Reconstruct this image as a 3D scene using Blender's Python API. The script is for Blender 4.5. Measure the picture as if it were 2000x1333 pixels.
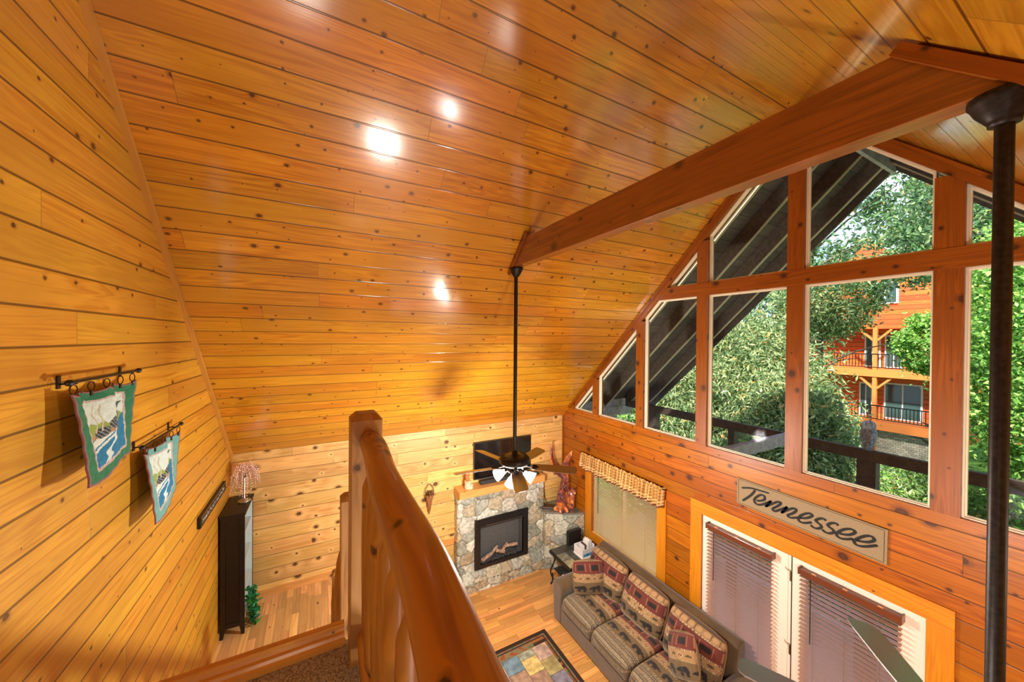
import bpy, math, random
import numpy as np
from mathutils import Vector, Matrix
sc = bpy.context.scene
for o in list(bpy.data.objects): bpy.data.objects.remove(o)
C = sc.collection
PI = math.pi
# ------------------------------------------------------------ camera
F, YAW, PITCH, ROLL, EYE = 686.5, .4950, -.0072, .0079, 4.28
def cam_axes():
    cy, sy = math.cos(YAW), math.sin(YAW)
    f = Vector((sy*math.cos(PITCH), cy*math.cos(PITCH), math.sin(PITCH)))
    r = Vector((cy, -sy, 0)); u = r.cross(f)
    c, s = math.cos(ROLL), math.sin(ROLL)
    return c*r+s*u, -s*r+c*u, f
r_, u_, f_ = cam_axes()
cd = bpy.data.cameras.new('camera'); cam = bpy.data.objects.new('camera', cd); C.objects.link(cam)
cd.sensor_fit = 'HORIZONTAL'; cd.sensor_width = 36; cd.lens = F/2000*36; cd.clip_start = .03; cd.clip_end = 300
cam.matrix_world = Matrix(((r_.x, u_.x, -f_.x, 0), (r_.y, u_.y, -f_.y, 0), (r_.z, u_.z, -f_.z, EYE), (0, 0, 0, 1)))
sc.camera = cam
# ------------------------------------------------------------ view, world, lights
sc.view_settings.view_transform = 'Standard'; sc.view_settings.look = 'None'
sc.view_settings.exposure = 0.45; sc.view_settings.gamma = 1; sc.view_settings.use_curve_mapping = False
w = bpy.data.worlds.new('world'); sc.world = w; w.use_nodes = True
nt = w.node_tree; nt.nodes.clear()
wo = nt.nodes.new('ShaderNodeOutputWorld'); bg = nt.nodes.new('ShaderNodeBackground')
tc = nt.nodes.new('ShaderNodeTexCoord'); sp = nt.nodes.new('ShaderNodeSeparateXYZ'); cr = nt.nodes.new('ShaderNodeValToRGB')
nz = nt.nodes.new('ShaderNodeTexNoise'); nz.inputs['Scale'].default_value = 3.5; nz.inputs['Detail'].default_value = 5
cl = nt.nodes.new('ShaderNodeValToRGB'); mx = nt.nodes.new('ShaderNodeMix'); mx.data_type = 'RGBA'
nt.links.new(tc.outputs['Generated'], sp.inputs[0]); nt.links.new(sp.outputs['Z'], cr.inputs[0])
cr.color_ramp.elements[0].color = (.20, .27, .37, 1); cr.color_ramp.elements[1].color = (.040, .085, .21, 1); cr.color_ramp.elements[0].position = .02
nt.links.new(tc.outputs['Generated'], nz.inputs['Vector']); nt.links.new(nz.outputs[0], cl.inputs[0])
cl.color_ramp.elements[0].position = .5; cl.color_ramp.elements[1].position = .62
nt.links.new(cl.outputs[0], mx.inputs[0]); nt.links.new(cr.outputs[0], mx.inputs[6]); mx.inputs[7].default_value = (.30, .34, .40, 1)
nt.links.new(mx.outputs[2], bg.inputs[0]); bg.inputs[1].default_value = 3.6
nt.links.new(bg.outputs[0], wo.inputs[0])
def light(name, kind, loc, energy, col, size=.1, rot=None, target=None, **k):
    d = bpy.data.lights.new(name, kind); d.energy = energy; d.color = col
    if kind == 'POINT': d.shadow_soft_size = size
    if kind == 'AREA': d.size = size
    if kind == 'SUN': d.angle = math.radians(size)
    for a, b in k.items(): setattr(d, a, b)
    o = bpy.data.objects.new(name, d); C.objects.link(o); o.location = loc
    if target is not None: o.rotation_euler = (Vector(target)-Vector(loc)).to_track_quat('-Z', 'Y').to_euler()
    return o
SUN = light('sun', 'SUN', (0, 0, 20), 10, (1, .95, .86), 3, target=Vector((0, 0, 20))+Vector((.62, .30, -.72)))
WARM = (1, .94, .84)
# added fill lights without fixtures, out of view: kitchen side, below and on the loft
light('kitchen_fill_light', 'POINT', (2.9, -1.2, 3.0), 12, (1, .95, .86), .25)
light('under_loft_fill_light', 'POINT', (.9, .9, 2.2), 75, (1, .95, .86), .2)
light('loft_fill_light', 'POINT', (-.25, -.35, 3.15), 17, (1, .94, .84), .25)
# ------------------------------------------------------------ mesh helpers
rng = random.Random(7)
def mesh_obj(name, me, mat, parent):
    o = bpy.data.objects.new(name, me); C.objects.link(o)
    if mat is not None:
        for m in (mat if isinstance(mat, (list, tuple)) else [mat]): me.materials.append(m)
    if parent is not None: o.parent = parent
    return o
class MB:
    """collects faces with metre-true UVs: u runs along the grain"""
    def __init__(s, off=(0, 0, 0)):
        s.v = []; s.f = []; s.uv = []; s.sm = []; s.mi = []; s.col = []; s.off = Vector(off)
    def add(s, vs, fs, grain=None, fix=True, smooth=False, mi=0, col=None, uvs=None):
        b = len(s.v); vs = [Vector(p)-s.off for p in vs]; s.v += vs
        s.col += (col if col is not None and len(col) == len(vs) and not isinstance(col[0], (int, float)) else [col or (1, 1, 1)]*len(vs))
        ou, ov = (0, 0) if fix else (rng.uniform(0, 50), rng.uniform(0, 50))
        for k, f in enumerate(fs):
            s.f.append([b+i for i in f]); s.sm.append(smooth); s.mi.append(mi)
            if uvs is not None: s.uv.append([uvs[i] for i in f]); continue
            P = [vs[i] for i in f]; n = Vector((0, 0, 0))
            for i in range(len(P)):
                a, c = P[i], P[(i+1) % len(P)]; n += a.cross(c)
            n = n.normalized() if n.length > 1e-12 else Vector((0, 0, 1))
            g = Vector(grain or (1, 0, 0)).normalized()
            if abs(n.dot(g)) > .85: g = Vector((0, 0, 1)) if abs(n.z) < .8 else Vector((0, 1, 0))
            g = (g-n*g.dot(n)).normalized(); t = n.cross(g)
            m = max(range(3), key=lambda i: abs(t[i])-i*1e-3)
            if t[m] < 0: t = -t
            s.uv.append([((p+s.off).dot(g)+ou, (p+s.off).dot(t)+ov) for p in P])
        return s
    def box(s, x0, x1, y0, y1, z0, z1, grain=None, **k):
        if grain is None:
            d = (abs(x1-x0), abs(y1-y0), abs(z1-z0)); grain = [0, 0, 0]; grain[d.index(max(d))] = 1
        vs = [(x, y, z) for x in (x0, x1) for y in (y0, y1) for z in (z0, z1)]
        return s.add(vs, [(0, 1, 3, 2), (4, 6, 7, 5), (0, 4, 5, 1), (2, 3, 7, 6), (0, 2, 6, 4), (1, 5, 7, 3)], grain, **k)
    def hexa(s, c, a, b, d, grain=None, **k):
        """oriented box: centre c, half-axes a,b,d"""
        c, a, b, d = map(Vector, (c, a, b, d)); grain = grain or tuple(max((a, b, d), key=lambda q: q.length))
        vs = [c+i*a+j*b+l*d for i in (-1, 1) for j in (-1, 1) for l in (-1, 1)]
        return s.add(vs, [(0, 1, 3, 2), (4, 6, 7, 5), (0, 4, 5, 1), (2, 3, 7, 6), (0, 2, 6, 4), (1, 5, 7, 3)], grain, **k)
    def beam(s, p, q, wd, ht, up=(0, 0, 1), **k):
        p, q = Vector(p), Vector(q); d = (q-p); l = d.length; d.normalize()
        sd = d.cross(Vector(up)).normalized(); u = sd.cross(d)
        return s.hexa((p+q)/2, d*l/2, sd*wd/2, u*ht/2, tuple(d), **k)
    def prism(s, pts, axis, a, b, grain=None, **k):
        """polygon pts in the plane normal to axis (0,1,2), extruded a..b"""
        def mk(p, t):
            q = list(p); q.insert(axis, t); return tuple(q)
        n = len(pts); vs = [mk(p, a) for p in pts]+[mk(p, b) for p in pts]
        fs = [tuple(range(n-1, -1, -1)), tuple(range(n, 2*n))]+[(i, (i+1) % n, n+(i+1) % n, n+i) for i in range(n)]
        return s.add(vs, fs, grain, **k)
    def tube(s, path, rad, seg=12, cap=True, wob=0, rf=None, **k):
        path = [Vector(p) for p in path]; n = len(path)
        if not isinstance(rad, (list, tuple)): rad = [rad]*n
        t0 = (path[1]-path[0]).normalized(); ref = Vector((0, 0, 1)) if abs(t0.z) < .9 else Vector((1, 0, 0))
        nn = t0.cross(ref).normalized(); vs = []; uv = []; L = 0; ou, ov = rng.uniform(0, 40), rng.uniform(0, 40)
        for i in range(n):
            t = (path[min(i+1, n-1)]-path[max(i-1, 0)]).normalized()
            nn = (nn-t*nn.dot(t)).normalized(); bb = t.cross(nn)
            if i: L += (path[i]-path[i-1]).length
            for j in range(seg+1):
                a = 2*PI*j/seg; r = rad[i]
                if wob: r *= 1+wob*math.sin(3*a+L*5+ou)*.6+wob*math.sin(2*a-L*9+ov)*.5
                if rf: r *= rf(i, a)
                vs.append(path[i]+(nn*math.cos(a)+bb*math.sin(a))*r); uv.append((L+ou, a*max(rad[0], .01)+ov))
        fs = [(i*(seg+1)+j, i*(seg+1)+j+1, (i+1)*(seg+1)+j+1, (i+1)*(seg+1)+j) for i in range(n-1) for j in range(seg)]
        s.add(vs, fs, smooth=True, uvs=uv, **k)
        if cap:
            for e in (0, n-1):
                ring = [vs[e*(seg+1)+j] for j in range(seg)]
                s.add(ring, [tuple(range(seg))[::(1 if e else -1)]], grain=(0, 0, 1), **k)
        return s
    def lathe(s, c, prof, seg=24, sx=1, sy=1, **k):
        c = Vector(c); vs = []; uv = []
        for i, (r, z) in enumerate(prof):
            for j in range(seg+1):
                a = 2*PI*j/seg; vs.append(c+Vector((r*math.cos(a)*sx, r*math.sin(a)*sy, z))); uv.append((z, a*.1))
        n = len(prof)
        fs = [(i*(seg+1)+j, i*(seg+1)+j+1, (i+1)*(seg+1)+j+1, (i+1)*(seg+1)+j) for i in range(n-1) for j in range(seg)]
        return s.add(vs, fs, smooth=k.pop('smooth', True), uvs=uv, **k)
    def blob(s, c, rx, ry, rz, rot=None, seg=16, **k):
        c = Vector(c); R = rot or Matrix.Identity(3); vs = []; uv = []; m = seg//2
        for i in range(m+1):
            t = PI*i/m
            for j in range(seg+1):
                a = 2*PI*j/seg
                vs.append(c+R@Vector((rx*math.sin(t)*math.cos(a), ry*math.sin(t)*math.sin(a), rz*math.cos(t)))); uv.append((rz*math.cos(t), a*rx))
        fs = [(i*(seg+1)+j, (i+1)*(seg+1)+j, (i+1)*(seg+1)+j+1, i*(seg+1)+j+1) for i in range(m) for j in range(seg)]
        return s.add(vs, fs, smooth=True, uvs=uv, **k)
    def build(s, name, mat, parent=None, bev=0, seg=2, weld=False):
        me = bpy.data.meshes.new(name); me.from_pydata([tuple(p) for p in s.v], [], s.f)
        ul = me.uv_layers.new(name='UVMap'); fl = [c for f in s.uv for p in f for c in p]
        ul.data.foreach_set('uv', fl)
        me.polygons.foreach_set('use_smooth', s.sm); me.polygons.foreach_set('material_index', s.mi)
        if any(c != (1, 1, 1) for c in s.col):
            ca = me.color_attributes.new('Col', 'FLOAT_COLOR', 'POINT'); ca.data.foreach_set('color', [x for c in s.col for x in (*c, 1)])
        me.update()
        o = mesh_obj(name, me, mat, parent)
        if weld or bev:
            import bmesh
            b = bmesh.new(); b.from_mesh(me); bmesh.ops.remove_doubles(b, verts=b.verts, dist=1e-5); b.to_mesh(me); b.free()
        if bev:
            m = o.modifiers.new('bevel', 'BEVEL'); m.width = bev; m.segments = seg; m.limit_method = 'ANGLE'; m.angle_limit = math.radians(40)
        return o
def gridmesh(name, P, Cc, mat, parent=None, smooth=True, uv=None, closed=False):
    """P: (n,m,3) array, Cc: (n,m,3) colours"""
    n, m = P.shape[:2]; me = bpy.data.meshes.new(name)
    idx = np.arange(n*m).reshape(n, m)
    q = np.stack([idx[:-1, :-1], idx[1:, :-1], idx[1:, 1:], idx[:-1, 1:]], -1).reshape(-1, 4)
    me.vertices.add(n*m); me.vertices.foreach_set('co', P.reshape(-1).astype(np.float32))
    me.loops.add(q.size); me.loops.foreach_set('vertex_index', q.reshape(-1).astype(np.int32))
    me.polygons.add(len(q)); me.polygons.foreach_set('loop_start', np.arange(0, q.size, 4, dtype=np.int32))
    me.update(calc_edges=True); me.polygons.foreach_set('use_smooth', [smooth]*len(q))
    if Cc is not None:
        ca = me.color_attributes.new('Col', 'FLOAT_COLOR', 'POINT')
        ca.data.foreach_set('color', np.concatenate([Cc, np.ones((n, m, 1))], -1).reshape(-1).astype(np.float32))
    me.validate()
    return mesh_obj(name, me, mat, parent)
def quads(name, V, Q, Cc, mat, parent=None, smooth=False):
    me = bpy.data.meshes.new(name); k = Q.shape[1]
    me.vertices.add(len(V)); me.vertices.foreach_set('co', V.reshape(-1).astype(np.float32))
    me.loops.add(Q.size); me.loops.foreach_set('vertex_index', Q.reshape(-1).astype(np.int32))
    me.polygons.add(len(Q)); me.polygons.foreach_set('loop_start', np.arange(0, Q.size, k, dtype=np.int32))
    me.update(calc_edges=True); me.polygons.foreach_set('use_smooth', [smooth]*len(Q))
    if Cc is not None:
        ca = me.color_attributes.new('Col', 'FLOAT_COLOR', 'POINT')
        ca.data.foreach_set('color', np.concatenate([Cc, np.ones((len(V), 1))], -1).reshape(-1).astype(np.float32))
    return mesh_obj(name, me, mat, parent)
def tag(o, label=None, cat=None, group=None, kind=None):
    if label: o['label'] = label
    if cat: o['category'] = cat
    if group: o['group'] = group
    if kind: o['kind'] = kind
    return o
def thing(name, label, cat, loc=(0, 0, 0), rz=0, group=None):
    o = bpy.data.objects.new(name, None); C.objects.link(o); o.empty_display_size = .1
    o.location = loc; o.rotation_euler = (0, 0, rz); return tag(o, label, cat, group)
def struct(o): o['kind'] = 'structure'; return o
def copy_tree(o, parent=None):
    c = o.copy(); C.objects.link(c); c.parent = parent
    for ch in list(o.children): copy_tree(ch, c)
    return c
# ------------------------------------------------------------ materials
def sR(r, g, b):
    f = lambda c: (c/255/12.92 if c/255 < .04045 else ((c/255+.055)/1.055)**2.4)
    return (f(r), f(g), f(b))
class NG:
    def __init__(s, name):
        s.m = bpy.data.materials.new(name); s.m.use_nodes = True; s.t = s.m.node_tree; s.t.nodes.clear()
        s.out = s.n('ShaderNodeOutputMaterial')
    def n(s, t, **k):
        x = s.t.nodes.new(t)
        for a, b in k.items(): setattr(x, a, b)
        return x
    def l(s, a, b): s.t.links.new(a, b)
    def put(s, sock, v):
        if isinstance(v, bpy.types.NodeSocket): s.l(v, sock)
        elif v is not None:
            if isinstance(v, (tuple, list)) and len(v) == 3 and sock.type == 'RGBA': v = (*v, 1)
            sock.default_value = v
    def ma(s, op, a, b=None, c=None, clamp=False):
        x = s.n('ShaderNodeMath', operation=op, use_clamp=clamp)
        for i, v in enumerate((a, b, c)):
            if v is not None: s.put(x.inputs[i], v)
        return x.outputs[0]
    def mix(s, f, a, b, mode='MIX'):
        x = s.n('ShaderNodeMix', data_type='RGBA', blend_type=mode)
        s.put(x.inputs[0], f); s.put(x.inputs[6], a); s.put(x.inputs[7], b); return x.outputs[2]
    def vec(s, x, y, z=0.0):
        c = s.n('ShaderNodeCombineXYZ'); s.put(c.inputs[0], x); s.put(c.inputs[1], y); s.put(c.inputs[2], z); return c.outputs[0]
    def noise(s, v, scale=1, detail=3, rough=.5, dist=0):
        x = s.n('ShaderNodeTexNoise'); s.put(x.inputs['Vector'], v); s.put(x.inputs['Scale'], scale)
        x.inputs['Detail'].default_value = detail; x.inputs['Roughness'].default_value = rough; x.inputs['Distortion'].default_value = dist; return x.outputs[0]
    def ss(s, v, a, b, lo=0., hi=1.):
        x = s.n('ShaderNodeMapRange', interpolation_type='SMOOTHSTEP'); s.put(x.inputs[0], v)
        for i, q in enumerate((a, b, lo, hi)): s.put(x.inputs[i+1], q)
        return x.outputs[0]
    def white(s, v, dim='2D'):
        x = s.n('ShaderNodeTexWhiteNoise', noise_dimensions=dim)
        s.put(x.inputs['W' if dim == '1D' else 'Vector'], v); return x
    def bsdf(s, col, rough=.5, metal=0., coat=0., crough=.1, bump=None, bstr=.3, bdist=.01, spec=.5, trans=0, sheen=0, emit=None, estr=0, alpha=None, sub=0):
        b = s.n('ShaderNodeBsdfPrincipled'); s.put(b.inputs['Base Color'], col); s.put(b.inputs['Roughness'], rough)
        s.put(b.inputs['Metallic'], metal); s.put(b.inputs['Coat Weight'], coat); s.put(b.inputs['Coat Roughness'], crough)
        s.put(b.inputs['Specular IOR Level'], spec); s.put(b.inputs['Sheen Weight'], sheen); s.put(b.inputs['Transmission Weight'], trans)
        if emit is not None: s.put(b.inputs['Emission Color'], emit); s.put(b.inputs['Emission Strength'], estr)
        if bump is not None:
            u = s.n('ShaderNodeBump'); u.inputs['Strength'].default_value = bstr; u.inputs['Distance'].default_value = bdist
            s.l(bump, u.inputs['Height']); s.l(u.outputs[0], b.inputs['Normal']); s.l(u.outputs[0], b.inputs['Coat Normal'])
        s.l(b.outputs[0], s.out.inputs[0]); return s.m
def wood(name, light, dark, bw=None, bl=2.6, knots=.5, kr=.018, rough=.35, coat=.3, crough=.12, seam=.004, var=.16, voff=0., kcol=(.045, .014, .006), seamdark=.3, bump=.35, half=False, ks=.26, cior=1.5, halo=.0):
    g = NG(name); uv = g.n('ShaderNodeUVMap'); sp = g.n('ShaderNodeSeparateXYZ'); g.l(uv.outputs[0], sp.inputs[0])
    u, v = sp.outputs[0], sp.outputs[1]
    if bw:
        vv = g.ma('DIVIDE', g.ma('ADD', v, voff+bw*400), bw); row = g.ma('FLOOR', vv); fv = g.ma('FRACT', vv)
        r1 = g.white(g.ma('ADD', row, .37), '1D').outputs[0]
        uu = g.ma('ADD', g.ma('DIVIDE', u, bl), g.ma('MULTIPLY', r1, 7.3)); col = g.ma('FLOOR', uu); fu = g.ma('FRACT', uu)
        wn = g.white(g.vec(row, col)); rid = wn.outputs[0]
        dv = g.ma('MULTIPLY', g.ma('MINIMUM', fv, g.ma('SUBTRACT', 1., fv)), bw)
        du = g.ma('MULTIPLY', g.ma('MINIMUM', fu, g.ma('SUBTRACT', 1., fu)), bl)
        sm = g.ma('MAXIMUM', g.ss(dv, seam*.35, seam, 1, 0), g.ss(du, .0006, .0022, .8, 0))
        if half:   # centre bead, lighter than the joint
            dh = g.ma('MULTIPLY', g.ma('ABSOLUTE', g.ma('SUBTRACT', fv, .5)), bw)
            sm = g.ma('MAXIMUM', sm, g.ss(dh, seam*.2, seam*.6, .45, 0))
    else:
        rid = None; sm = None; wn = None
    o1 = g.ma('MULTIPLY', rid, 53.7) if rid else 0.0
    # knots
    ku = g.ma('DIVIDE', g.ma('MULTIPLY', u, .8), ks); kv = g.ma('DIVIDE', g.ma('ADD', v, g.ma('MULTIPLY', g.noise(g.vec(u, v), .8), .0)), ks)
    vo = g.n('ShaderNodeTexVoronoi', voronoi_dimensions='2D'); g.put(vo.inputs['Vector'], g.vec(g.ma('ADD', ku, o1), kv)); vo.inputs['Scale'].default_value = 1
    kd = g.ma('MULTIPLY', vo.outputs['Distance'], ks)
    cs = g.n('ShaderNodeSeparateColor'); g.l(vo.outputs['Color'], cs.inputs[0])
    ok = g.ma('LESS_THAN', cs.outputs[0], knots)
    rad = g.ma('MULTIPLY_ADD', g.ma('MULTIPLY', cs.outputs[1], cs.outputs[1]), kr, kr*.28)
    wob = g.noise(g.vec(u, v, 3.), 60, 2); kdw = g.ma('ADD', kd, g.ma('MULTIPLY', g.ma('SUBTRACT', wob, .5), .010))
    q = g.ma('DIVIDE', kdw, rad)
    kcore = g.ma('MULTIPLY', g.ss(q, .65, 1.05, 1, 0), ok); khalo = g.ma('MULTIPLY', g.ss(q, .9, 3.2, 1, 0), ok)
    # grain
    vw = g.ma('ADD', v, g.ma('MULTIPLY', g.ma('MULTIPLY', khalo, .012), ok))
    gv = g.vec(g.ma('MULTIPLY_ADD', u, 1.1, o1), g.ma('MULTIPLY', vw, 30.), o1)
    g1 = g.noise(gv, 1., 5, .6, .6)
    g2 = g.noise(g.vec(g.ma('MULTIPLY_ADD', u, .55, o1), g.ma('MULTIPLY', vw, 9.), o1), 1., 3, .5, 1.2)
    ring = g.ma('SINE', g.ma('MULTIPLY', g2, 46.)); ring = g.ma('MULTIPLY_ADD', ring, .5, .5)
    gf = g.ma('ADD', g.ma('MULTIPLY', g1, .75), g.ma('MULTIPLY', ring, .22)); gf = g.ss(gf, .25, .85)
    blotch = g.noise(g.vec(g.ma('ADD', u, o1), g.ma('MULTIPLY', v, 2.)), 1.3, 2)
    c = g.mix(gf, light, dark)
    c = g.mix(g.ss(blotch, .36, .68, 0, .8), c, tuple(a*.72+b*.1 for a, b in zip(light, dark)))
    if wn is not None:
        hs = g.n('ShaderNodeHueSaturation'); g.put(hs.inputs['Value'], g.ma('MULTIPLY_ADD', wn.outputs[0], 2*var, 1-var)); hs.inputs['Saturation'].default_value = 1
        cs2 = g.n('ShaderNodeSeparateColor'); g.l(wn.outputs[1], cs2.inputs[0])
        g.put(hs.inputs['Hue'], g.ma('MULTIPLY_ADD', cs2.outputs[1], .016, .492)); g.put(hs.inputs['Color'], c); c = hs.outputs[0]
    far = g.ma('MULTIPLY', g.ss(q, 1.6, 6., 1, 0), g.ma('MULTIPLY', ok, halo)); c = g.mix(far, c, tuple(min(1, a*1.15+.06) for a in light))
    c = g.mix(g.ma('MULTIPLY', g.ss(q, .9, 2.0, 1, 0), g.ma('MULTIPLY', ok, .6)), c, tuple(a*.6+b*.4 for a, b in zip(dark, kcol)))
    rim = g.ma('MULTIPLY', kcore, g.ss(q, .25, .8, .82, 1.))
    c = g.mix(g.ma('MULTIPLY', rim, .95), c, kcol)
    h = g.ma('MULTIPLY', g1, .06)
    if sm is not None:
        c = g.mix(g.ma('MULTIPLY', sm, 1-seamdark), c, tuple(x*.16 for x in dark)); h = g.ma('SUBTRACT', h, sm)
    mt = g.bsdf(c, rough, coat=coat, crough=crough, bump=h, bstr=bump, bdist=.006)
    for nd in mt.node_tree.nodes:
        if nd.type == 'BSDF_PRINCIPLED': nd.inputs['Coat IOR'].default_value = cior
    return mt
def plain(name, col, rough=.5, metal=0., nsc=0, namt=.0, bump=0, bscale=200, **k):
    g = NG(name); c = col; t = g.n('ShaderNodeTexCoord').outputs['Object']
    if nsc: c = g.mix(g.ss(g.noise(t, nsc, 4), .3, .7), tuple(x*(1-namt) for x in col), tuple(min(1, x*(1+namt)) for x in col))
    b = g.noise(t, bscale, 2) if bump else None
    return g.bsdf(c, rough, metal, bump=b, bstr=bump, bdist=.002, **k)
def vcol(name, rough=.8, nsc=0, namt=.15, bump=0, bscale=300, **k):
    g = NG(name); a = g.n('ShaderNodeAttribute'); a.attribute_name = 'Col'; c = a.outputs['Color']; t = g.n('ShaderNodeTexCoord').outputs['Object']
    if nsc: c = g.mix(1., c, g.mix(g.ss(g.noise(t, nsc, 4), .25, .75), (1-namt,)*3, (1+namt,)*3), 'MULTIPLY')
    b = g.noise(t, bscale, 3) if bump else None
    return g.bsdf(c, rough, bump=b, bstr=bump, bdist=.003, **k)
M = {}
M['ceil'] = wood('ceiling_pine', sR(222, 158, 40), sR(172, 100, 10), bw=.1725, bl=3.1, knots=.5, kr=.013, rough=.3, coat=1.0, crough=.14, seam=.007, seamdark=.12, var=.12, ks=.135, cior=1.75, voff=.1165)
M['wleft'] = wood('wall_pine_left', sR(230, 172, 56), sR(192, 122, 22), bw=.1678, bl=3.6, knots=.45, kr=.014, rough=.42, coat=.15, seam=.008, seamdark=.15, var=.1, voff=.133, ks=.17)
M['wback'] = wood('wall_pine_back', sR(238, 196, 122), sR(196, 134, 62), bw=.189, bl=2.2, knots=.7, halo=.45, kr=.028, rough=.4, coat=.15, seam=.005, seamdark=.15, var=.2, voff=.02, ks=.23)
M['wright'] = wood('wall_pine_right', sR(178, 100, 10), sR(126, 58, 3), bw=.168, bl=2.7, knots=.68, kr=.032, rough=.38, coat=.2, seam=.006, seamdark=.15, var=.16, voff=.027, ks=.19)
M['timber'] = wood('cedar_timber', sR(150, 84, 26), sR(98, 46, 9), knots=.6, kr=.026, rough=.4, coat=.9, crough=.2, cior=1.8, ks=.24)
M['trimr'] = wood('red_pine_trim', sR(160, 86, 14), sR(112, 52, 5), knots=.6, kr=.024, rough=.4, coat=.2, ks=.17)
M['trimy'] = wood('yellow_pine_trim', sR(222, 166, 78), sR(184, 122, 44), knots=.4, kr=.010, rough=.4, coat=.2, ks=.3)
M['casing'] = wood('door_casing_pine', sR(220, 142, 28), sR(178, 98, 10), knots=.5, kr=.012, rough=.4, coat=.2, ks=.22)
M['log'] = wood('rail_log', sR(184, 128, 46), sR(128, 76, 20), knots=.75, kr=.024, rough=.5, coat=.15, ks=.15, bump=.6)
M['post'] = wood('rail_post', sR(172, 122, 58), sR(118, 74, 26), knots=.5, kr=.022, rough=.5, coat=.1, ks=.3, bump=.5)
M['oak'] = wood('floor_strip_oak', sR(228, 170, 98), sR(186, 120, 58), bw=.083, bl=.62, knots=.25, kr=.012, rough=.3, coat=.35, seam=.0016, var=.24, ks=.25)
M['oakl'] = wood('landing_strip_oak', sR(232, 190, 130), sR(190, 136, 78), bw=.083, bl=.62, knots=.3, kr=.014, rough=.3, coat=.3, seam=.0018, var=.22, ks=.22)
M['mantel'] = wood('mantel_pine', sR(234, 174, 102), sR(200, 134, 68), knots=.5, kr=.02, rough=.4, ks=.3)
M['white'] = plain('white_door_paint', sR(236, 224, 212), .4)
M['vinyl'] = plain('cream_vinyl', sR(238, 232, 212), .5)
M['black'] = plain('satin_black', (.006, .006, .007), .45, bump=.1, bscale=60)
M['bookblack'] = wood('black_stained_wood', (.006, .0062, .007), (.004, .0042, .005), knots=.2, rough=.42, coat=.1, kcol=(.003, .003, .003))
M['bronze'] = plain('dark_bronze', (.024, .020, .019), .42, .7, nsc=60, namt=.3)
M['blade'] = wood('walnut_blade', sR(92, 66, 58), sR(60, 40, 36), knots=.0, rough=.3, coat=1., crough=.3, cior=2.4)
M['glassshade'] = NG('frosted_shade').bsdf((1, .95, .85), .4, emit=(1, .80, .52), estr=7.)
M['steel'] = plain('brushed_steel', (.5, .5, .5), .35, 1.)
M['brass'] = plain('antique_brass', (.35, .22, .1), .4, 1.)
M['cream'] = plain('cream_slat', sR(216, 190, 140), .45)
M['mahog'] = plain('mahogany_slat', sR(176, 138, 122), .3, coat=.4)
M['headrail'] = plain('mahogany_headrail', sR(104, 52, 30), .3, coat=.3)
M['cord'] = plain('tan_cord', sR(120, 96, 70), .8)
M['screen'] = plain('tv_glass', (.004, .0045, .006), .08, coat=.5)
M['plastic'] = plain('black_plastic', (.012, .012, .013), .38)
M['soundbar'] = plain('soundbar_cloth', (.03, .032, .034), .7, bump=.3, bscale=600)
M['suede'] = plain('brown_suede', sR(86, 66, 40), .85, nsc=5, namt=.18, bump=.3, bscale=180, sheen=.4)
M['suedep'] = M['suede']
M['fabric'] = vcol('woven_lodge_fabric', .85, nsc=260, namt=.25, bump=.4, bscale=420, sheen=.2)
M['cloth'] = vcol('printed_quilt', .85, nsc=160, namt=.12, bump=.5, bscale=260)
M['plaid'] = vcol('plaid_valance', .85, nsc=200, namt=.15)
M['rug'] = vcol('rug_pile', .95, nsc=140, namt=.35, bump=.6, bscale=300)
M['slate'] = vcol('slate_tile', .45, nsc=16, namt=.4, bump=.4, bscale=40, coat=.2)
M['stone'] = vcol('field_stone', .7, nsc=22, namt=.32, bump=.6, bscale=55)
M['mat'] = plain('woven_doormat', sR(150, 132, 104), .9, nsc=220, namt=.35, bump=.5, bscale=500)
M['ink'] = plain('black_lettering', (.006, .006, .006), .7)
M['leafc'] = None
g = NG('carpet_pile'); t = g.n('ShaderNodeTexCoord').outputs['Object']
g_n = g.noise(t, 150, 3, .8); M['carpet'] = g.bsdf(g.mix(g.ss(g_n, .40, .60), sR(120, 100, 92), sR(240, 232, 228)), .95, bump=g_n, bstr=1., bdist=.02, sheen=.3)
g = NG('window_glass'); lw = g.n('ShaderNodeFresnel'); lw.inputs[0].default_value = 1.1; lwm = g.ma('MULTIPLY', lw.outputs[0], .3)
tr = g.n('ShaderNodeBsdfTransparent'); tr.inputs[0].default_value = (.95, .97, .96, 1); gl = g.n('ShaderNodeBsdfGlossy'); gl.inputs['Roughness'].default_value = .02
mxs = g.n('ShaderNodeMixShader'); g.l(lwm, mxs.inputs[0]); g.l(tr.outputs[0], mxs.inputs[1]); g.l(gl.outputs[0], mxs.inputs[2]); g.l(mxs.outputs[0], g.out.inputs[0]); M['glass'] = g.m
g = NG('cabinet_glass'); lw = g.n('ShaderNodeFresnel'); lw.inputs[0].default_value = 1.5
tr = g.n('ShaderNodeBsdfTransparent'); tr.inputs[0].default_value = (.9, .95, .95, 1); gl = g.n('ShaderNodeBsdfGlossy'); gl.inputs['Roughness'].default_value = .05
mxs = g.n('ShaderNodeMixShader'); g.l(lw.outputs[0], mxs.inputs[0]); g.l(tr.outputs[0], mxs.inputs[1]); g.l(gl.outputs[0], mxs.inputs[2]); g.l(mxs.outputs[0], g.out.inputs[0]); M['cabglass'] = g.m
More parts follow.
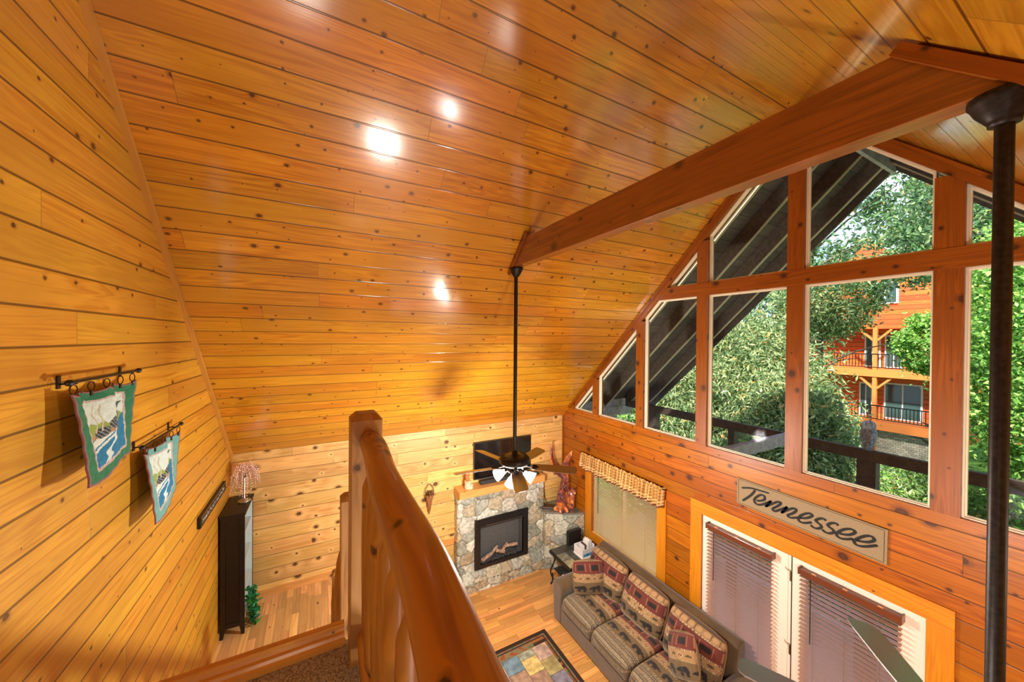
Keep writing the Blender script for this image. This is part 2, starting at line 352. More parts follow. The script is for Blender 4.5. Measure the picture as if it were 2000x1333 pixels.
def leafmat(name):
    g = NG(name); a = g.n('ShaderNodeAttribute'); a.attribute_name = 'Col'
    b = g.n('ShaderNodeBsdfPrincipled'); g.l(a.outputs['Color'], b.inputs['Base Color']); b.inputs['Roughness'].default_value = .45
    t = g.n('ShaderNodeBsdfTranslucent'); g.l(g.mix(1., a.outputs['Color'], (1.2, 1.25, .6), 'MULTIPLY'), t.inputs[0])
    x = g.n('ShaderNodeMixShader'); x.inputs[0].default_value = .35; g.l(b.outputs[0], x.inputs[1]); g.l(t.outputs[0], x.inputs[2]); g.l(x.outputs[0], g.out.inputs[0]); return g.m
M['leaf'] = leafmat('leaves')
M['bark'] = plain('bark', sR(96, 82, 66), .9, nsc=12, namt=.4, bump=.8, bscale=30)
M['porch'] = plain('dark_stained_porch_wood', sR(98, 84, 72), .75, nsc=20, namt=.2, bump=.3, bscale=80)
M['bounce_edge'] = plain('painted_bounce_light', sR(196, 178, 146), .8)  # pale colour paints the light bounced onto the rafters' lower edges
M['porchg'] = plain('weathered_grey_wood', sR(200, 190, 188), .8, nsc=14, namt=.18, bump=.3, bscale=60)
M['owl'] = plain('grey_moulded_owl', sR(150, 156, 166), .6, nsc=40, namt=.5, bump=.8, bscale=70)
M['cabin'] = wood('orange_log_siding', sR(222, 108, 44), sR(180, 76, 24), bw=.3, bl=6, knots=.1, rough=.6, coat=0, seam=.03, var=.12)
M['cabint'] = plain('orange_trim', sR(226, 126, 60), .6)
M['drystone'] = None
M['drive'] = plain('asphalt_drive', sR(120, 120, 124), .9, nsc=3, namt=.1)
M['winw'] = plain('white_window_frame', sR(230, 232, 232), .5)
M['wing'] = plain('dark_window_glass', (.05, .09, .09), .12)
g = NG('leafy_ground'); t = g.n('ShaderNodeTexCoord').outputs['Object']
M['ground'] = g.bsdf(g.mix(g.ss(g.noise(t, 1.3, 6, .7), .4, .62), sR(70, 120, 40), sR(128, 170, 52)), .9, bump=g.noise(t, 9, 5), bstr=1., bdist=.2)
g = NG('stacked_ledgestone'); t = g.n('ShaderNodeTexCoord').outputs['Object']; mp = g.n('ShaderNodeMapping'); g.l(t, mp.inputs[0]); mp.inputs['Rotation'].default_value = (0, PI/2, PI/2)
bk = g.n('ShaderNodeTexBrick'); g.l(mp.outputs[0], bk.inputs[0]); bk.inputs['Scale'].default_value = 2.2
for i, c in ((1, (196, 178, 160)), (2, (150, 134, 122)), (3, (90, 80, 72))): bk.inputs[i].default_value = (*sR(*c), 1)
bk.inputs['Row Height'].default_value = .28; M['drystone'] = g.bsdf(bk.outputs[0], .85)
# ============================================================ SETTING
XL, XR, YB, YF_, RY, RZ = -1.052, 4.295, 5.75, -2.17, 1.79, 6.699
zr = lambda y: 8.489-y if y > RY else 4.909+y
struct(MB().box(-1.2, 4.45, -2.3, 5.9, -.12, 0, (1, 0, 0)).build('floor', M['oak']))
struct(MB().box(XL, .12, 4.05, YB, .56, .755, (0, 1, 0)).build('floor', M['oakl']))
struct(MB().box(XL, .30, -2.17, 1.87, 2.56, 2.81, (0, 1, 0)).build('floor', M['carpet']))
b = MB()
for i in range(9):
    b.box(XL, .12, 1.88+i*.24, 2.14+i*.24, .4+(8-i)*.2, 2.61-(i+0)*.2, (1, 0, 0))
struct(b.build('floor', M['carpet']))
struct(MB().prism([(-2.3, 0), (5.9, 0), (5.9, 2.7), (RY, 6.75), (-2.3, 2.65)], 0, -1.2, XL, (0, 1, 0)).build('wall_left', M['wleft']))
struct(MB().box(-1.2, 4.44, YB, 5.9, 0, 2.745, (1, 0, 0)).build('wall_back', M['wback']))
struct(MB().box(-1.2, 4.44, -2.3, YF_, 0, 2.76, (1, 0, 0)).build('wall_front', M['wback']))
b = MB()
b.prism([(RY, RZ), (RY, RZ+.2), (5.93, 2.76), (5.93, 2.559)], 0, -1.2, 4.30, (1, 0, 0))
b.prism([(RY, RZ), (-2.33, 2.579), (-2.33, 2.78), (RY, RZ+.2)], 0, -1.2, 4.30, (1, 0, 0))
struct(b.build('ceiling', M['ceil']))
b = MB()
for y0, y1, z0, z1 in ((-2.3, .884, 0, 2.93), (.884, 2.784, 2.053, 2.93), (2.784, 3.46, 0, 2.93), (3.46, 4.88, 0, .80), (3.46, 4.88, 1.90, 2.93), (4.88, 5.75, 0, 2.93)):
    b.box(XR, 4.44, y0, y1, z0, z1, (0, 1, 0))
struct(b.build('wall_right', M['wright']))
tn = [0]
def trim(b, mat, **k):
    tn[0] += 1; return struct(b.build('trim_%d' % tn[0], mat, **k))
for y0, y1 in ((4.74, 4.87), (3.74, 3.885), (2.745, 2.89), (1.735, 1.882), (.722, .876), (-.305, -.16), (-1.29, -1.16)):
    z = min(zr(y0), zr(y1))-.05
    trim(MB().box(4.287, 4.42, y0, y1, 2.93, z, (0, 0, 1), fix=False), M['trimr'])
trim(MB().box(4.281, 4.42, .02, 3.52, 4.85, 5.01, (0, 1, 0), fix=False), M['trimr'])
trim(MB().prism([(5.42, 2.93), (5.56, 2.93), (RY, RZ+.0), (RY, 6.56)], 0, 4.275, 4.44, (0, 1, -1), fix=False), M['trimr'])
trim(MB().prism([(RY, 6.56), (RY, RZ), (-1.98, 2.93), (-1.84, 2.93)], 0, 4.275, 4.44, (0, 1, 1), fix=False), M['trimr'])
trim(MB().prism([(5.50, 2.93), (5.54, 2.93), (RY, 6.68), (RY, 6.64)], 0, 4.245, 4.275, (0, 1, -1), fix=False), M['trimr'])
trim(MB().prism([(RY, 6.64), (RY, 6.68), (-1.96, 2.93), (-1.92, 2.93)], 0, 4.245, 4.275, (0, 1, 1), fix=False), M['trimr'])
trim(MB().prism([(5.72, 2.715), (5.745, 2.74), (RY, 6.695), (RY, 6.645)], 0, XL, -1.018, (0, 1, -1), fix=False), M['trimy'])
trim(MB().prism([(RY, 6.645), (RY, 6.695), (-2.15, 2.755), (-2.15, 2.705)], 0, XL, -1.018, (0, 1, 1), fix=False), M['trimy'])
trim(MB().box(XL, -1.027, 5.725, YB, .755, 2.72, (0, 0, 1), fix=False), M['trimy'])
trim(MB().box(4.27, XR, 5.725, YB, 0, 2.73, (0, 0, 1), fix=False), M['trimr'])
trim(MB().prism([(1.84, 2.79), (1.84, 2.83), (1.853, 2.84), (1.858, 2.852), (1.874, 2.856), (1.878, 2.87), (1.886, 2.882), (1.915, 2.882), (1.915, 2.55), (1.87, 2.55)], 0, XL, .10, (1, 0, 0), fix=False), M['trimy'])
struct(MB().box(-1.03, 2.0, 5.728, YB, .755, .85, (1, 0, 0), fix=False).build('baseboard_back', M['mantel']))
struct(MB().box(XL, -1.035, 1.9, 5.72, .755, .84, (0, 1, 0), fix=False).build('baseboard_left', M['trimy']))
# door casing (three boards) and window casing
trim(MB().box(4.272, XR, .735, 2.935, 2.053, 2.208, (0, 1, 0), fix=False), M['casing'], bev=.004)
trim(MB().box(4.274, XR, 2.784, 2.935, 0, 2.053, (0, 0, 1), fix=False), M['casing'], bev=.004)
trim(MB().box(4.274, XR, .735, .884, 0, 2.053, (0, 0, 1), fix=False), M['casing'], bev=.004)
# ---- gable windows
def inset(poly, d):
    n = len(poly); out = []
    cx = sum(p[0] for p in poly)/n; cy = sum(p[1] for p in poly)/n
    L = []
    for i in range(n):
        (x0, y0), (x1, y1) = poly[i], poly[(i+1) % n]; l = math.hypot(x1-x0, y1-y0); nx, ny = -(y1-y0)/l, (x1-x0)/l
        if (cx-x0)*nx+(cy-y0)*ny < 0: nx, ny = -nx, -ny
        L.append((nx, ny, nx*x0+ny*y0+d))
    for i in range(n):
        a, c = L[i-1], L[i]; det = a[0]*c[1]-a[1]*c[0]
        out.append(((a[2]*c[1]-c[2]*a[1])/det, (a[0]*c[2]-c[0]*a[2])/det))
    return out
panes = [[(4.87, 2.93), (5.42, 2.93), (4.87, 3.48)],
 [(3.885, 2.93), (4.74, 2.93), (4.74, 3.61), (3.885, 4.465)],
 [(2.89, 2.93), (3.74, 2.93), (3.74, 4.61), (3.50, 4.85), (2.89, 4.85)],
 [(2.89, 5.01), (3.34, 5.01), (2.89, 5.46)],
 [(1.882, 2.93), (2.745, 2.93), (2.745, 4.85), (1.882, 4.85)],
 [(1.882, 5.01), (2.745, 5.01), (2.745, 5.605), (1.882, 6.468)],
 [(.876, 2.93), (1.735, 2.93), (1.735, 4.85), (.876, 4.85)],
 [(.876, 5.01), (1.735, 5.01), (1.735, 6.505), (.876, 5.646)],
 [(-.16, 2.93), (.722, 2.93), (.722, 4.85), (.08, 4.85), (-.16, 4.61)],
 [(.24, 5.01), (.722, 5.01), (.722, 5.492)],
 [(-1.16, 2.93), (-.305, 2.93), (-.305, 4.465), (-1.16, 3.61)],
 [(-1.84, 2.93), (-1.29, 2.93), (-1.29, 3.48)]]
def ring(b, poly, inn, x0, x1):
    n = len(poly); V = [(x, *p) for x in (x0, x1) for p in poly]+[(x, *p) for x in (x0, x1) for p in inn]; fs = []
    for i in range(n):
        j = (i+1) % n
        fs += [(i, j, 2*n+j, 2*n+i), (n+i, n+j, 3*n+j, 3*n+i), (2*n+i, 2*n+j, 3*n+j, 3*n+i), (i, j, n+j, n+i)]
    b.add(V, fs, (0, 1, 0))
for i, p in enumerate(panes):
    b = MB(); ring(b, p, inset(p, .022), 4.345, 4.37); ring(b, p, inset(p, .012), 4.325, 4.345)
    fr = struct(b.build('window_%d' % (i+2), M['vinyl'], None))
    q = inset(p, .01); MB().prism(q, 0, 4.366, 4.370, (0, 1, 0)).build('glass', M['glass'], fr)
# ============================================================ collar beam with end trims
t = thing('tie_beam', 'long dark cedar tie beam crossing under the vaulted ceiling', 'beam', (1.88, 1.8, 5.06))
o = lambda: MB((1.88, 1.8, 5.06))
o().prism([(3.43, 5.06), (3.165, 5.325), (.416, 5.325), (.151, 5.06)], 0, 1.83, 1.93, (0, 1, 0), fix=False).build('timber', M['timber'], t, bev=.004)
for x0, x1 in ((1.808, 1.83), (1.93, 1.952)):
    o().prism([(3.47, 5.005), (3.10, 5.375), (3.075, 5.35), (3.445, 4.98)], 0, x0, x1, (0, 1, -1), fix=False).build('end_trim', M['trimr'], t)
    o().prism([(.455, 5.35), (-.05, 4.845), (-.02, 4.815), (.485, 5.32)], 0, x0-.0, x1, (0, 1, 1), fix=False).build('end_trim', M['trimr'], t)
# ============================================================ ceiling fans
def make_fan(label, loc, az, spread):
    t = thing('ceiling_fan', label, 'ceiling fan', loc, 0, 'ceiling fans hanging from the tie beam')
    m = M['bronze']
    MB().lathe((0, 0, 0), [(0, 0), (.072, 0), (.076, -.006), (.076, -.018), (.070, -.026), (.060, -.050), (.040, -.080), (.034, -.088), (.034, -.096), (.012, -.1)], 32).build('canopy', m, t)
    MB().tube([(0, 0, -.09), (0, 0, -2.07)], .0205, 16).build('down_rod', m, t)
    h = -2.07
    mo = MB().lathe((0, 0, h), [(0, .05), (.03, .05), (.035, .01), (.07, .0), (.10, -.004), (.15, -.014), (.168, -.03), (.170, -.075), (.15, -.098), (.09, -.108), (.05, -.115), (.05, -.15), (.072, -.158), (.075, -.185), (.05, -.2), (0, -.2)], 40).build('motor', m, t)
    b = MB()
    for k in range(26):
        a = 2*PI*k/26; c, s = math.cos(a), math.sin(a)
        b.hexa((.135*c, .135*s, h-.0085), (.024*c, .024*s, -.004), (-.004*s, .004*c, 0), (0, 0, .002))
    b.build('motor_vents', M['black'], mo)
    for k in range(5):
        a = math.radians(az+72*k); R = Matrix.Rotation(a, 3, 'Z')@Matrix.Rotation(math.radians(12), 3, 'X')
        base = Vector((0, 0, h-.115))
        prof = [(.20, .048), (.23, .056), (.40, .066), (.60, .070), (.655, .066), (.675, .052), (.68, .03)]
        pts = [(x, -w) for x, w in prof]+[(x, w) for x, w in prof[::-1]]
        vs = [base+R@Vector((x, y, z)) for z in (-.003, .003) for x, y in pts]; n = len(pts)
        fs = [tuple(range(n-1, -1, -1)), tuple(range(n, 2*n))]+[(i, (i+1) % n, n+(i+1) % n, n+i) for i in range(n)]
        g = tuple(R@Vector((1, 0, 0)))
        bl = MB().add(vs, fs, g, fix=False).build('blade', M['blade'], t)
        ir = MB()
        for sgn in (-1, 1):
            pth = [base+R@Vector(p) for p in ((.10, .015*sgn, .008), (.15, .012*sgn, .006), (.20, .03*sgn, .005), (.25, .022*sgn, .005))]
            ir.tube(pth, .006, 8)
        ir.tube([base+R@Vector(p) for p in ((.08, 0, .008), (.17, 0, .006), (.27, 0, .006))], .007, 8)
        ir.build('blade_iron', M['bronze'], bl)
    for k in range(4):
        a = math.radians(az+spread+90*k); c, s = math.cos(a), math.sin(a); ti = math.radians(60)
        ax = Vector((c*math.sin(ti), s*math.sin(ti), -math.cos(ti))); p0 = Vector((.075*c, .075*s, h-.17))
        sh = MB()
        R = Vector((0, 0, -1)).rotation_difference(ax).to_matrix()
        prof = [(.018, 0), (.026, -.02), (.030, -.035), (.044, -.06), (.058, -.10), (.066, -.125), (.064, -.125), (.056, -.10), (.042, -.06), (.026, -.035)]
        vs = []; seg = 20
        for r, z in prof:
            for j in range(seg+1):
                q = 2*PI*j/seg; vs.append(p0+ax*.03+R@Vector((r*math.cos(q), r*math.sin(q), z)))
        fs = [(i*(seg+1)+j, i*(seg+1)+j+1, (i+1)*(seg+1)+j+1, (i+1)*(seg+1)+j) for i in range(len(prof)-1) for j in range(seg)]
        sh.add(vs, fs, smooth=True); so = sh.build('lamp_shade', M['glassshade'], t)
        MB().tube([p0-ax*.02, p0+ax*.04], .02, 12).build('lamp_holder', m, so)
    ch = MB(); ch.tube([(.02, .03, h-.2), (.021, .031, h-.3)], .0015, 6); ch.blob((.021, .031, h-.31), .006, .006, .012); ch.build('pull_chain', M['brass'], t)
    return t
make_fan('bronze five-blade ceiling fan hanging above the fireplace end, its lamps lit', (1.88, 3.40, 5.06), 31, 20)
make_fan('nearer bronze ceiling fan on a thick rod at the right edge of the view', (1.88, .243, 5.06), 43, 20)
light('fan_lamp_light', 'POINT', (1.88, 3.40, 2.57), 200, WARM, .1)
light('fan_lamp_light', 'POINT', (1.88, .243, 2.57), 68, (1, .97, .92), .1)
# ============================================================ loft railing
t = thing('log_railing', 'loft railing with a thick round log handrail, square chamfered post and log balusters', 'railing', (.18, 1.77, 2.81))
o = lambda: MB((.18, 1.77, 2.81))
def cpost(b, x0, x1, y0, y1, z0, z1, c=.026):
    b.box(x0, x1, y0, y1, z0, z1-c*1.1, (0, 0, 1), fix=False)
    vs = [(x, y, z1-c*1.1) for x, y in ((x0, y0), (x1, y0), (x1, y1), (x0, y1))]+[(x, y, z1) for x, y in ((x0+c, y0+c), (x1-c, y0+c), (x1-c, y1-c), (x0+c, y1-c))]
    b.add(vs, [(0, 1, 5, 4), (1, 2, 6, 5), (2, 3, 7, 6), (3, 0, 4, 7), (4, 5, 6, 7)], (0, 0, 1), fix=False); return b
cpost(o(), .112, .246, 1.70, 1.835, 2.56, 3.932).build('post', M['post'], t, bev=.005)
n = 40
pth = [(.193-.034*k/26+.004*math.sin(k*.5), 1.705-k*.062, 3.812+.018*k/26+.003*math.sin(k*.8)) for k in range(n)]
rd = [.048+.010*k/n for k in range(n)]; rd[0] = .044
o().tube(pth, rd, 28, wob=.045).build('handrail', M['log'], t)
o().tube([(.19, 1.70, 2.93), (.17, .6, 2.93), (.15, -.7, 2.93)], [.05, .052, .05], 20, wob=.04).build('bottom_rail', M['log'], t)
y = 1.56; k = 0
while y > -.7:
    x = .191-.03*(1.7-y)/1.6; zt = 3.80; q = rng.uniform(-.006, .006)
    o().tube([(x, y, 2.93), (x, y, 3.0), (x+q, y, 3.06), (x+q, y+q, 3.4), (x, y, 3.66), (x, y, 3.72), (x, y, zt)], [.018, .022, .042, .044, .041, .020, .018], 16, wob=.05).build('baluster', M['log'], t)
    y -= .165; k += 1
# stair railing going down behind it
t = thing('stair_railing', 'lower railing going down the stairs behind the tall square post', 'railing', (.13, 2.35, 2.0))
o = lambda: MB((.13, 2.35, 2.0))
cpost(o(), .098, .215, 2.27, 2.385, 1.75, 3.335, .022).build('post', M['post'], t, bev=.004)
cpost(o(), .10, .21, 4.10, 4.21, .755, 1.80, .022).build('post', M['post'], t, bev=.004)
o().tube([(.157, 2.38, 3.06), (.157, 3.2, 2.36), (.157, 4.12, 1.60)], [.045, .048, .045], 16, wob=.04).build('handrail', M['log'], t)
for k in range(8):
    y = 2.56+k*.19; zt = 3.06-(y-2.38)*.845
    o().tube([(.125, y, zt-.95), (.125, y, zt-.86), (.125, y, zt-.80), (.125, y, zt-.12), (.125, y, zt-.05), (.14, y, zt)], [.018, .02, .038, .04, .024, .02], 14, wob=.05).build('baluster', M['log'], t)
# ============================================================ wall quilts on rods
def quiltcol(U, V, var):
    H, W_ = U.shape; Cc = np.zeros((H, W_, 3)); S = lambda *c: np.array(sR(*c))
    def put(m, c): Cc[m] = c
    green = S(46, 130, 96) if var == 0 else S(110, 178, 176)
    put(np.ones_like(U, bool), green)
    ln = np.minimum(abs(((U*5+V*5) % 1)-.5), abs(((U*5-V*5) % 1)-.5)) > .465
    m1 = ln & ((U < .17) | (U > .86) | (V < .13) | (V > .87)); put(m1, green*.35)
    edge = (U < .018) | (U > .982) | (V < .02) | (V > .98); put(edge, S(150, 110, 120))
    ck = ((np.floor(U*90)+np.floor(V*90)) % 2) == 0
    pip = (U > .15) & (U < .88) & (V > .11) & (V < .89); put(pip, S(232, 226, 222)); put(pip & ck, S(160, 130, 140))
    inn = (U > .18) & (U < .855) & (V > .145) & (V < .86); put(inn, S(216, 240, 240))
    u = (U-.18)/.675; v = (V-.145)/.715
    hill = inn & (v < .60+.05*np.sin(u*9)+.03*np.sin(u*23)) & (v > .4); put(hill, S(150, 180, 92)); put(hill & (v < .47), S(190, 148, 110))
    wat = inn & (v < .42+.22*np.clip(u-.7, 0, 1)/.3); put(wat, S(32, 134, 186))
    wk = inn & (abs(v-(.34+.10*u+.30*u*u)) < .022+.03*(u < .5)); put(wk & wat, S(226, 244, 244))
    wk = inn & (abs(v-(.24+.10*u+.30*u*u)) < .02); put(wk & wat & (u < .75), S(226, 244, 244))
    wk = inn & (abs(u-(.24+v*.9+.05*np.sin(v*30))) < .07-.08*v) & (v < .36); put(wk, S(220, 242, 244))
    for cx, cy, rx, ry in ((.28, .47, .15, .085), (.56, .55, .15, .10)):
        bd = inn & (((u-cx)/rx)**2+((v-cy)/ry)**2 < 1); put(bd, S(38, 46, 54))
        put(bd & (((np.floor(u*42)+np.floor(v*42)) % 3) == 0), S(150, 168, 180))
    nk = inn & (abs(u-(.74+.04*np.sin((v-.5)*9))) < .065) & (v > .55) & (v < .78); put(nk, S(50, 106, 140))
    hd = inn & (((u-.77)/.10)**2+((v-.78)/.065)**2 < 1); put(hd, S(44, 100, 140))
    bl = inn & (u > .82) & (u < .99) & (abs(v-.80-(u-.82)*.3) < .04*(1-(u-.82)/.18)); put(bl, S(60, 110, 100))
    for cx in (.2, .3): put(inn & (abs(u-cx-.02*np.sin(v*22)) < .013) & (v > .5) & (v < .93), S(206, 204, 180))
    q = inn & (abs(((U*9+V*9+.05*np.sin(V*40)) % 1)-.5) > .485); Cc[q] *= .72
    return Cc
def quilt(label, y0, y1, zt, zb, off, var, rod):
    t = thing('wall_quilt', label, 'quilt', (XL, (y0+y1)/2, zt), 0, 'lake scene quilts on the left wall')
    nu, nv = 150, 120; V, U = np.meshgrid(np.linspace(0, 1, nv), np.linspace(0, 1, nu), indexing='ij')
    Y = y0+(y1-y0)*U-.015*np.sin(V*3)*(U-.5)*2; sag = .018*np.abs(np.sin(U*PI*4))**.7
    Z = zb+(zt-zb)*V-sag*np.clip((V-.75)*4, 0, 1)-.012*np.sin(U*7)*(1-V)
    dq = .004*np.minimum(np.abs(np.sin((U*5+V*5)*PI)), np.abs(np.sin((U*5-V*5)*PI)))
    X = XL+off+.022*np.sin(U*PI*4+1.2)*V+.075*(1-V)*(1-U)+dq+.012*np.sin(U*4)*(1-V)
    P = np.stack([X-XL, Y-(y0+y1)/2, Z-zt], -1); Cc = quiltcol(U, V, var)
    q = gridmesh('quilt_panel', P, Cc, M['cloth'], t)
    m = q.modifiers.new('solid', 'SOLIDIFY'); m.thickness = .008; m.offset = 1
    cy = (y0+y1)/2; o = lambda: MB((XL, cy, zt)); xr = XL+.062; ry0, ry1, rz = rod
    ro = o().tube([(xr, ry0, rz), (xr, ry1, rz)], .007, 12).build('curtain_rod', M['black'], t)
    for yy in (ry0, ry1):
        s = -1 if yy == ry0 else 1
        b = o(); b.blob((xr, yy+s*.02, rz), .015, .02, .015, seg=12); b.blob((xr, yy+s*.043, rz), .006, .008, .006, seg=8); b.build('finial', M['black'], ro)
        b = o(); b.box(XL, XL+.006, yy-s*.04-.012, yy-s*.04+.012, rz-.03, rz+.03); b.tube([(XL+.003, yy-s*.04, rz-.01), (xr, yy-s*.04, rz-.008)], .004, 8); b.build('bracket', M['black'], ro)
    for k in range(5):
        yy = y0+.03+(y1-y0-.06)*k/4; R_ = .022; pts = [(xr+R_*.3*math.sin(a), yy+R_*.6*math.sin(a), rz-.012-R_+R_*math.cos(a)*1.0) for a in [2*PI*j/18 for j in range(19)]]
        b = o(); b.tube(pts, .0022, 6, cap=False); b.hexa((xr, yy, rz-.012-2*R_-.012), (.003, 0, 0), (0, .008, 0), (0, 0, .012)); b.build('clip_ring', M['black'], t)
    return t
quilt('dark green-bordered lake quilt hanging nearest on the left wall', 2.31, 2.93, 4.015, 3.585, .05, 0, (2.33, 2.96, 4.066))
quilt('farther, lower pale teal-bordered lake quilt on the left wall', 3.05, 3.69, 3.53, 3.07, .045, 1, (3.05, 3.70, 3.578))
# ============================================================ long narrow sign
t = thing('wall_sign', 'long narrow black sign with pale lettering on the left wall by the bookcase', 'sign', (XL, 4.88, 2.475))
o = lambda: MB((XL, 4.88, 2.475))
o().box(XL, XL+.03, 4.38, 5.38, 2.42, 2.53, (0, 1, 0)).build('board', M['black'], t, bev=.004)
o().box(XL+.03, XL+.033, 4.40, 5.36, 2.513, 2.520, (0, 1, 0)).build('top_stripe', M['steel'], t)
b = o(); rs = random.Random(3)   # illegible pale marks, as in the photo
y = 4.44
while y < 5.30:
    wd = rs.uniform(.018, .04); h = rs.uniform(.022, .045)
    b.box(XL+.03, XL+.032, y, y+.006, 2.45, 2.45+h); b.box(XL+.03, XL+.032, y, y+wd, 2.45+h*rs.choice((0, .5, 1)), 2.456+h*rs.choice((0, .5, 1)))
    y += wd+.02
b.build('pale_lettering', plain('pale_lettering', sR(214, 210, 204), .7), t)
# ============================================================ bookcase
t = thing('bookcase', 'tall black open bookcase with tapered feet against the left wall', 'bookcase', (-.92, 5.43, .755))
o = lambda: MB((-.92, 5.43, .755)); X0, X1, Y0, Y1, Z0, Z1 = -1.03, -.80, 5.14, 5.71, .755, 2.19
def side(ya, yb):
    b = o()
    b.box(X0+.05, X1-.05, ya+.006, yb-.006, Z0+.11, Z1-.02, (0, 0, 1), fix=False)
    b.box(X0, X0+.05, ya, yb, Z0+.11, Z1-.02, (0, 0, 1), fix=False); b.box(X1-.05, X1, ya, yb, Z0+.11, Z1-.02, (0, 0, 1), fix=False)
    b.box(X0+.05, X1-.05, ya, yb, Z0+.11, Z0+.165, (1, 0, 0), fix=False); b.box(X0+.05, X1-.05, ya, yb, Z1-.07, Z1-.02, (1, 0, 0), fix=False)
    return b
side(Y0, Y0+.03).build('side_panel', M['bookblack'], t, bev=.002); side(Y1-.03, Y1).build('side_panel', M['bookblack'], t, bev=.002)
for ya in (Y0, Y1-.03):
    for xa, xb, xc, xd in ((X0, X0+.05, X0, X0+.028), (X1-.05, X1, X1-.028, X1)):
        vs = [(x, y, Z0) for x, y in ((xc, ya), (xd, ya), (xd, ya+.03), (xc, ya+.03))]+[(x, y, Z0+.11) for x, y in ((xa, ya), (xb, ya), (xb, ya+.03), (xa, ya+.03))]
        o().add(vs, [(3, 2, 1, 0), (4, 5, 6, 7), (0, 1, 5, 4), (1, 2, 6, 5), (2, 3, 7, 6), (3, 0, 4, 7)], (0, 0, 1)).build('foot', M['bookblack'], t)
o().box(X0-.01, X1+.012, Y0-.012, Y1+.012, Z1-.02, Z1+.005, (0, 1, 0), fix=False).build('top_board', M['bookblack'], t, bev=.003)
o().box(X0, X0+.012, Y0+.03, Y1-.03, Z0+.11, Z1-.02, (0, 0, 1)).build('back_panel', plain('pale_blue_back', sR(196, 214, 214), .5), t)
for z in (.88, 1.23, 1.58, 1.92):
    o().box(X0+.012, X1-.012, Y0+.03, Y1-.03, z-.014, z, (0, 1, 0), fix=False).build('shelf', plain('pale_shelf', sR(200, 216, 220), .4) if 'shf' not in M else M['shf'], t)
lin = plain('pale_liner', sR(206, 224, 228), .4)
o().box(X0+.012, X1-.004, Y1-.036, Y1-.03, Z0+.13, Z1-.02).build('side_liner', lin, t)
# ivy on the lowest shelf
def leafcloud(n, fn, size, cols, seed, asp=.5, droop=0.):
    R = np.random.RandomState(seed); c = fn(R, n); d = R.normal(size=(n, 3)); d[:, 2] -= droop; d /= np.linalg.norm(d, axis=1)[:, None]
    e = R.normal(size=(n, 3)); e -= d*(e*d).sum(1)[:, None]; e /= np.linalg.norm(e, axis=1)[:, None]; nn = np.cross(d, e)
    s = size*(.6+.8*R.rand(n))[:, None]
    V = np.stack([c-d*s*.5, c+e*s*asp*.5+nn*s*.06-d*s*.05, c+d*s*.5-nn*s*.10, c-e*s*asp*.5+nn*s*.06-d*s*.05], 1).reshape(-1, 3)
    cols = np.array(cols); k = R.randint(len(cols), size=n); cc = cols[k]*(.65+.7*R.rand(n))[:, None]
    return V, np.arange(4*n).reshape(-1, 4), np.repeat(cc, 4, 0)
t = thing('ivy_garland', 'trailing green ivy spilling from the lower shelf of the black bookcase', 'plant', (-.80, 5.42, .90))
def ivy(R, n):
    s = R.rand(n); st = R.randint(5, size=n)
    x = .02+.05*np.sin(s*3+st)+.05*s; y = -.14+.06*st+.04*np.sin(s*5+st*2); z = .30-.46*s-.03*st
    return np.stack([x, y, z], -1)+R.normal(size=(n, 3))*.018
V, Q, cc = leafcloud(190, ivy, .065, [sR(30, 150, 104), sR(20, 110, 78), sR(84, 190, 140), sR(60, 150, 60)], 4, .6)
V[:, 2] = np.maximum(V[:, 2], -.14)
quads('ivy_leaves', V, Q, cc, M['leaf'], t)
b = MB()
for st in range(5): b.tube([(.02+.05*math.sin(s*3+st)+.05*s, -.14+.06*st+.04*math.sin(s*5+st*2), max(.30-.46*s-.03*st, -.135)) for s in [i/10 for i in range(11)]], .0025, 6)
b.build('stem', plain('ivy_stem', sR(60, 90, 50), .7), t)
# beaded tree on the bookcase
t = thing('beaded_tree', 'glittery weeping wire tree with clear pink beads on top of the bookcase', 'ornament', (-.86, 5.50, 2.195))
b = MB(); b.lathe((0, 0, 0), [(0, 0), (.07, 0), (.07, .012), (.02, .02), (.009, .05), (.009, .30), (0, .32)], 16)
strands = []; rs = random.Random(5)
for k in range(46):
    a = rs.uniform(0, 2*PI); R_ = rs.uniform(.04, .17); h = rs.uniform(.42, .50); dr = rs.uniform(.12, .40)
    pts = []
    for i in range(9):
        s = i/8; r = R_*math.sin(min(1, s*1.15)*PI/2); z = .28+(h-.28)*min(1, s*3) if s < .33 else h-(s-.33)/.67*dr
        pts.append((r*math.cos(a), r*math.sin(a)*.9, z))
    strands.append(pts); b.tube(pts, .0012, 4, cap=False)
b.build('wire_trunk', M['steel'], t)
vs = []; b = MB()
for pts in strands:
    for i in range(2, 8):
        for q in (0, .5):
            p = Vector(pts[i]).lerp(Vector(pts[i+1]), q); p += Vector((rs.uniform(-.006, .006), rs.uniform(-.006, .006), 0)); r = rs.uniform(.006, .0105)
            b.add([p+Vector(d)*r for d in ((1, 0, 0), (-1, 0, 0), (0, 1, 0), (0, -1, 0), (0, 0, 1), (0, 0, -1))], [(0, 2, 4), (2, 1, 4), (1, 3, 4), (3, 0, 4), (2, 0, 5), (1, 2, 5), (3, 1, 5), (0, 3, 5)])
bd = b.build('beads', plain('pink_crystal', sR(250, 214, 206), .12, coat=.6), t); bd['kind'] = 'stuff'
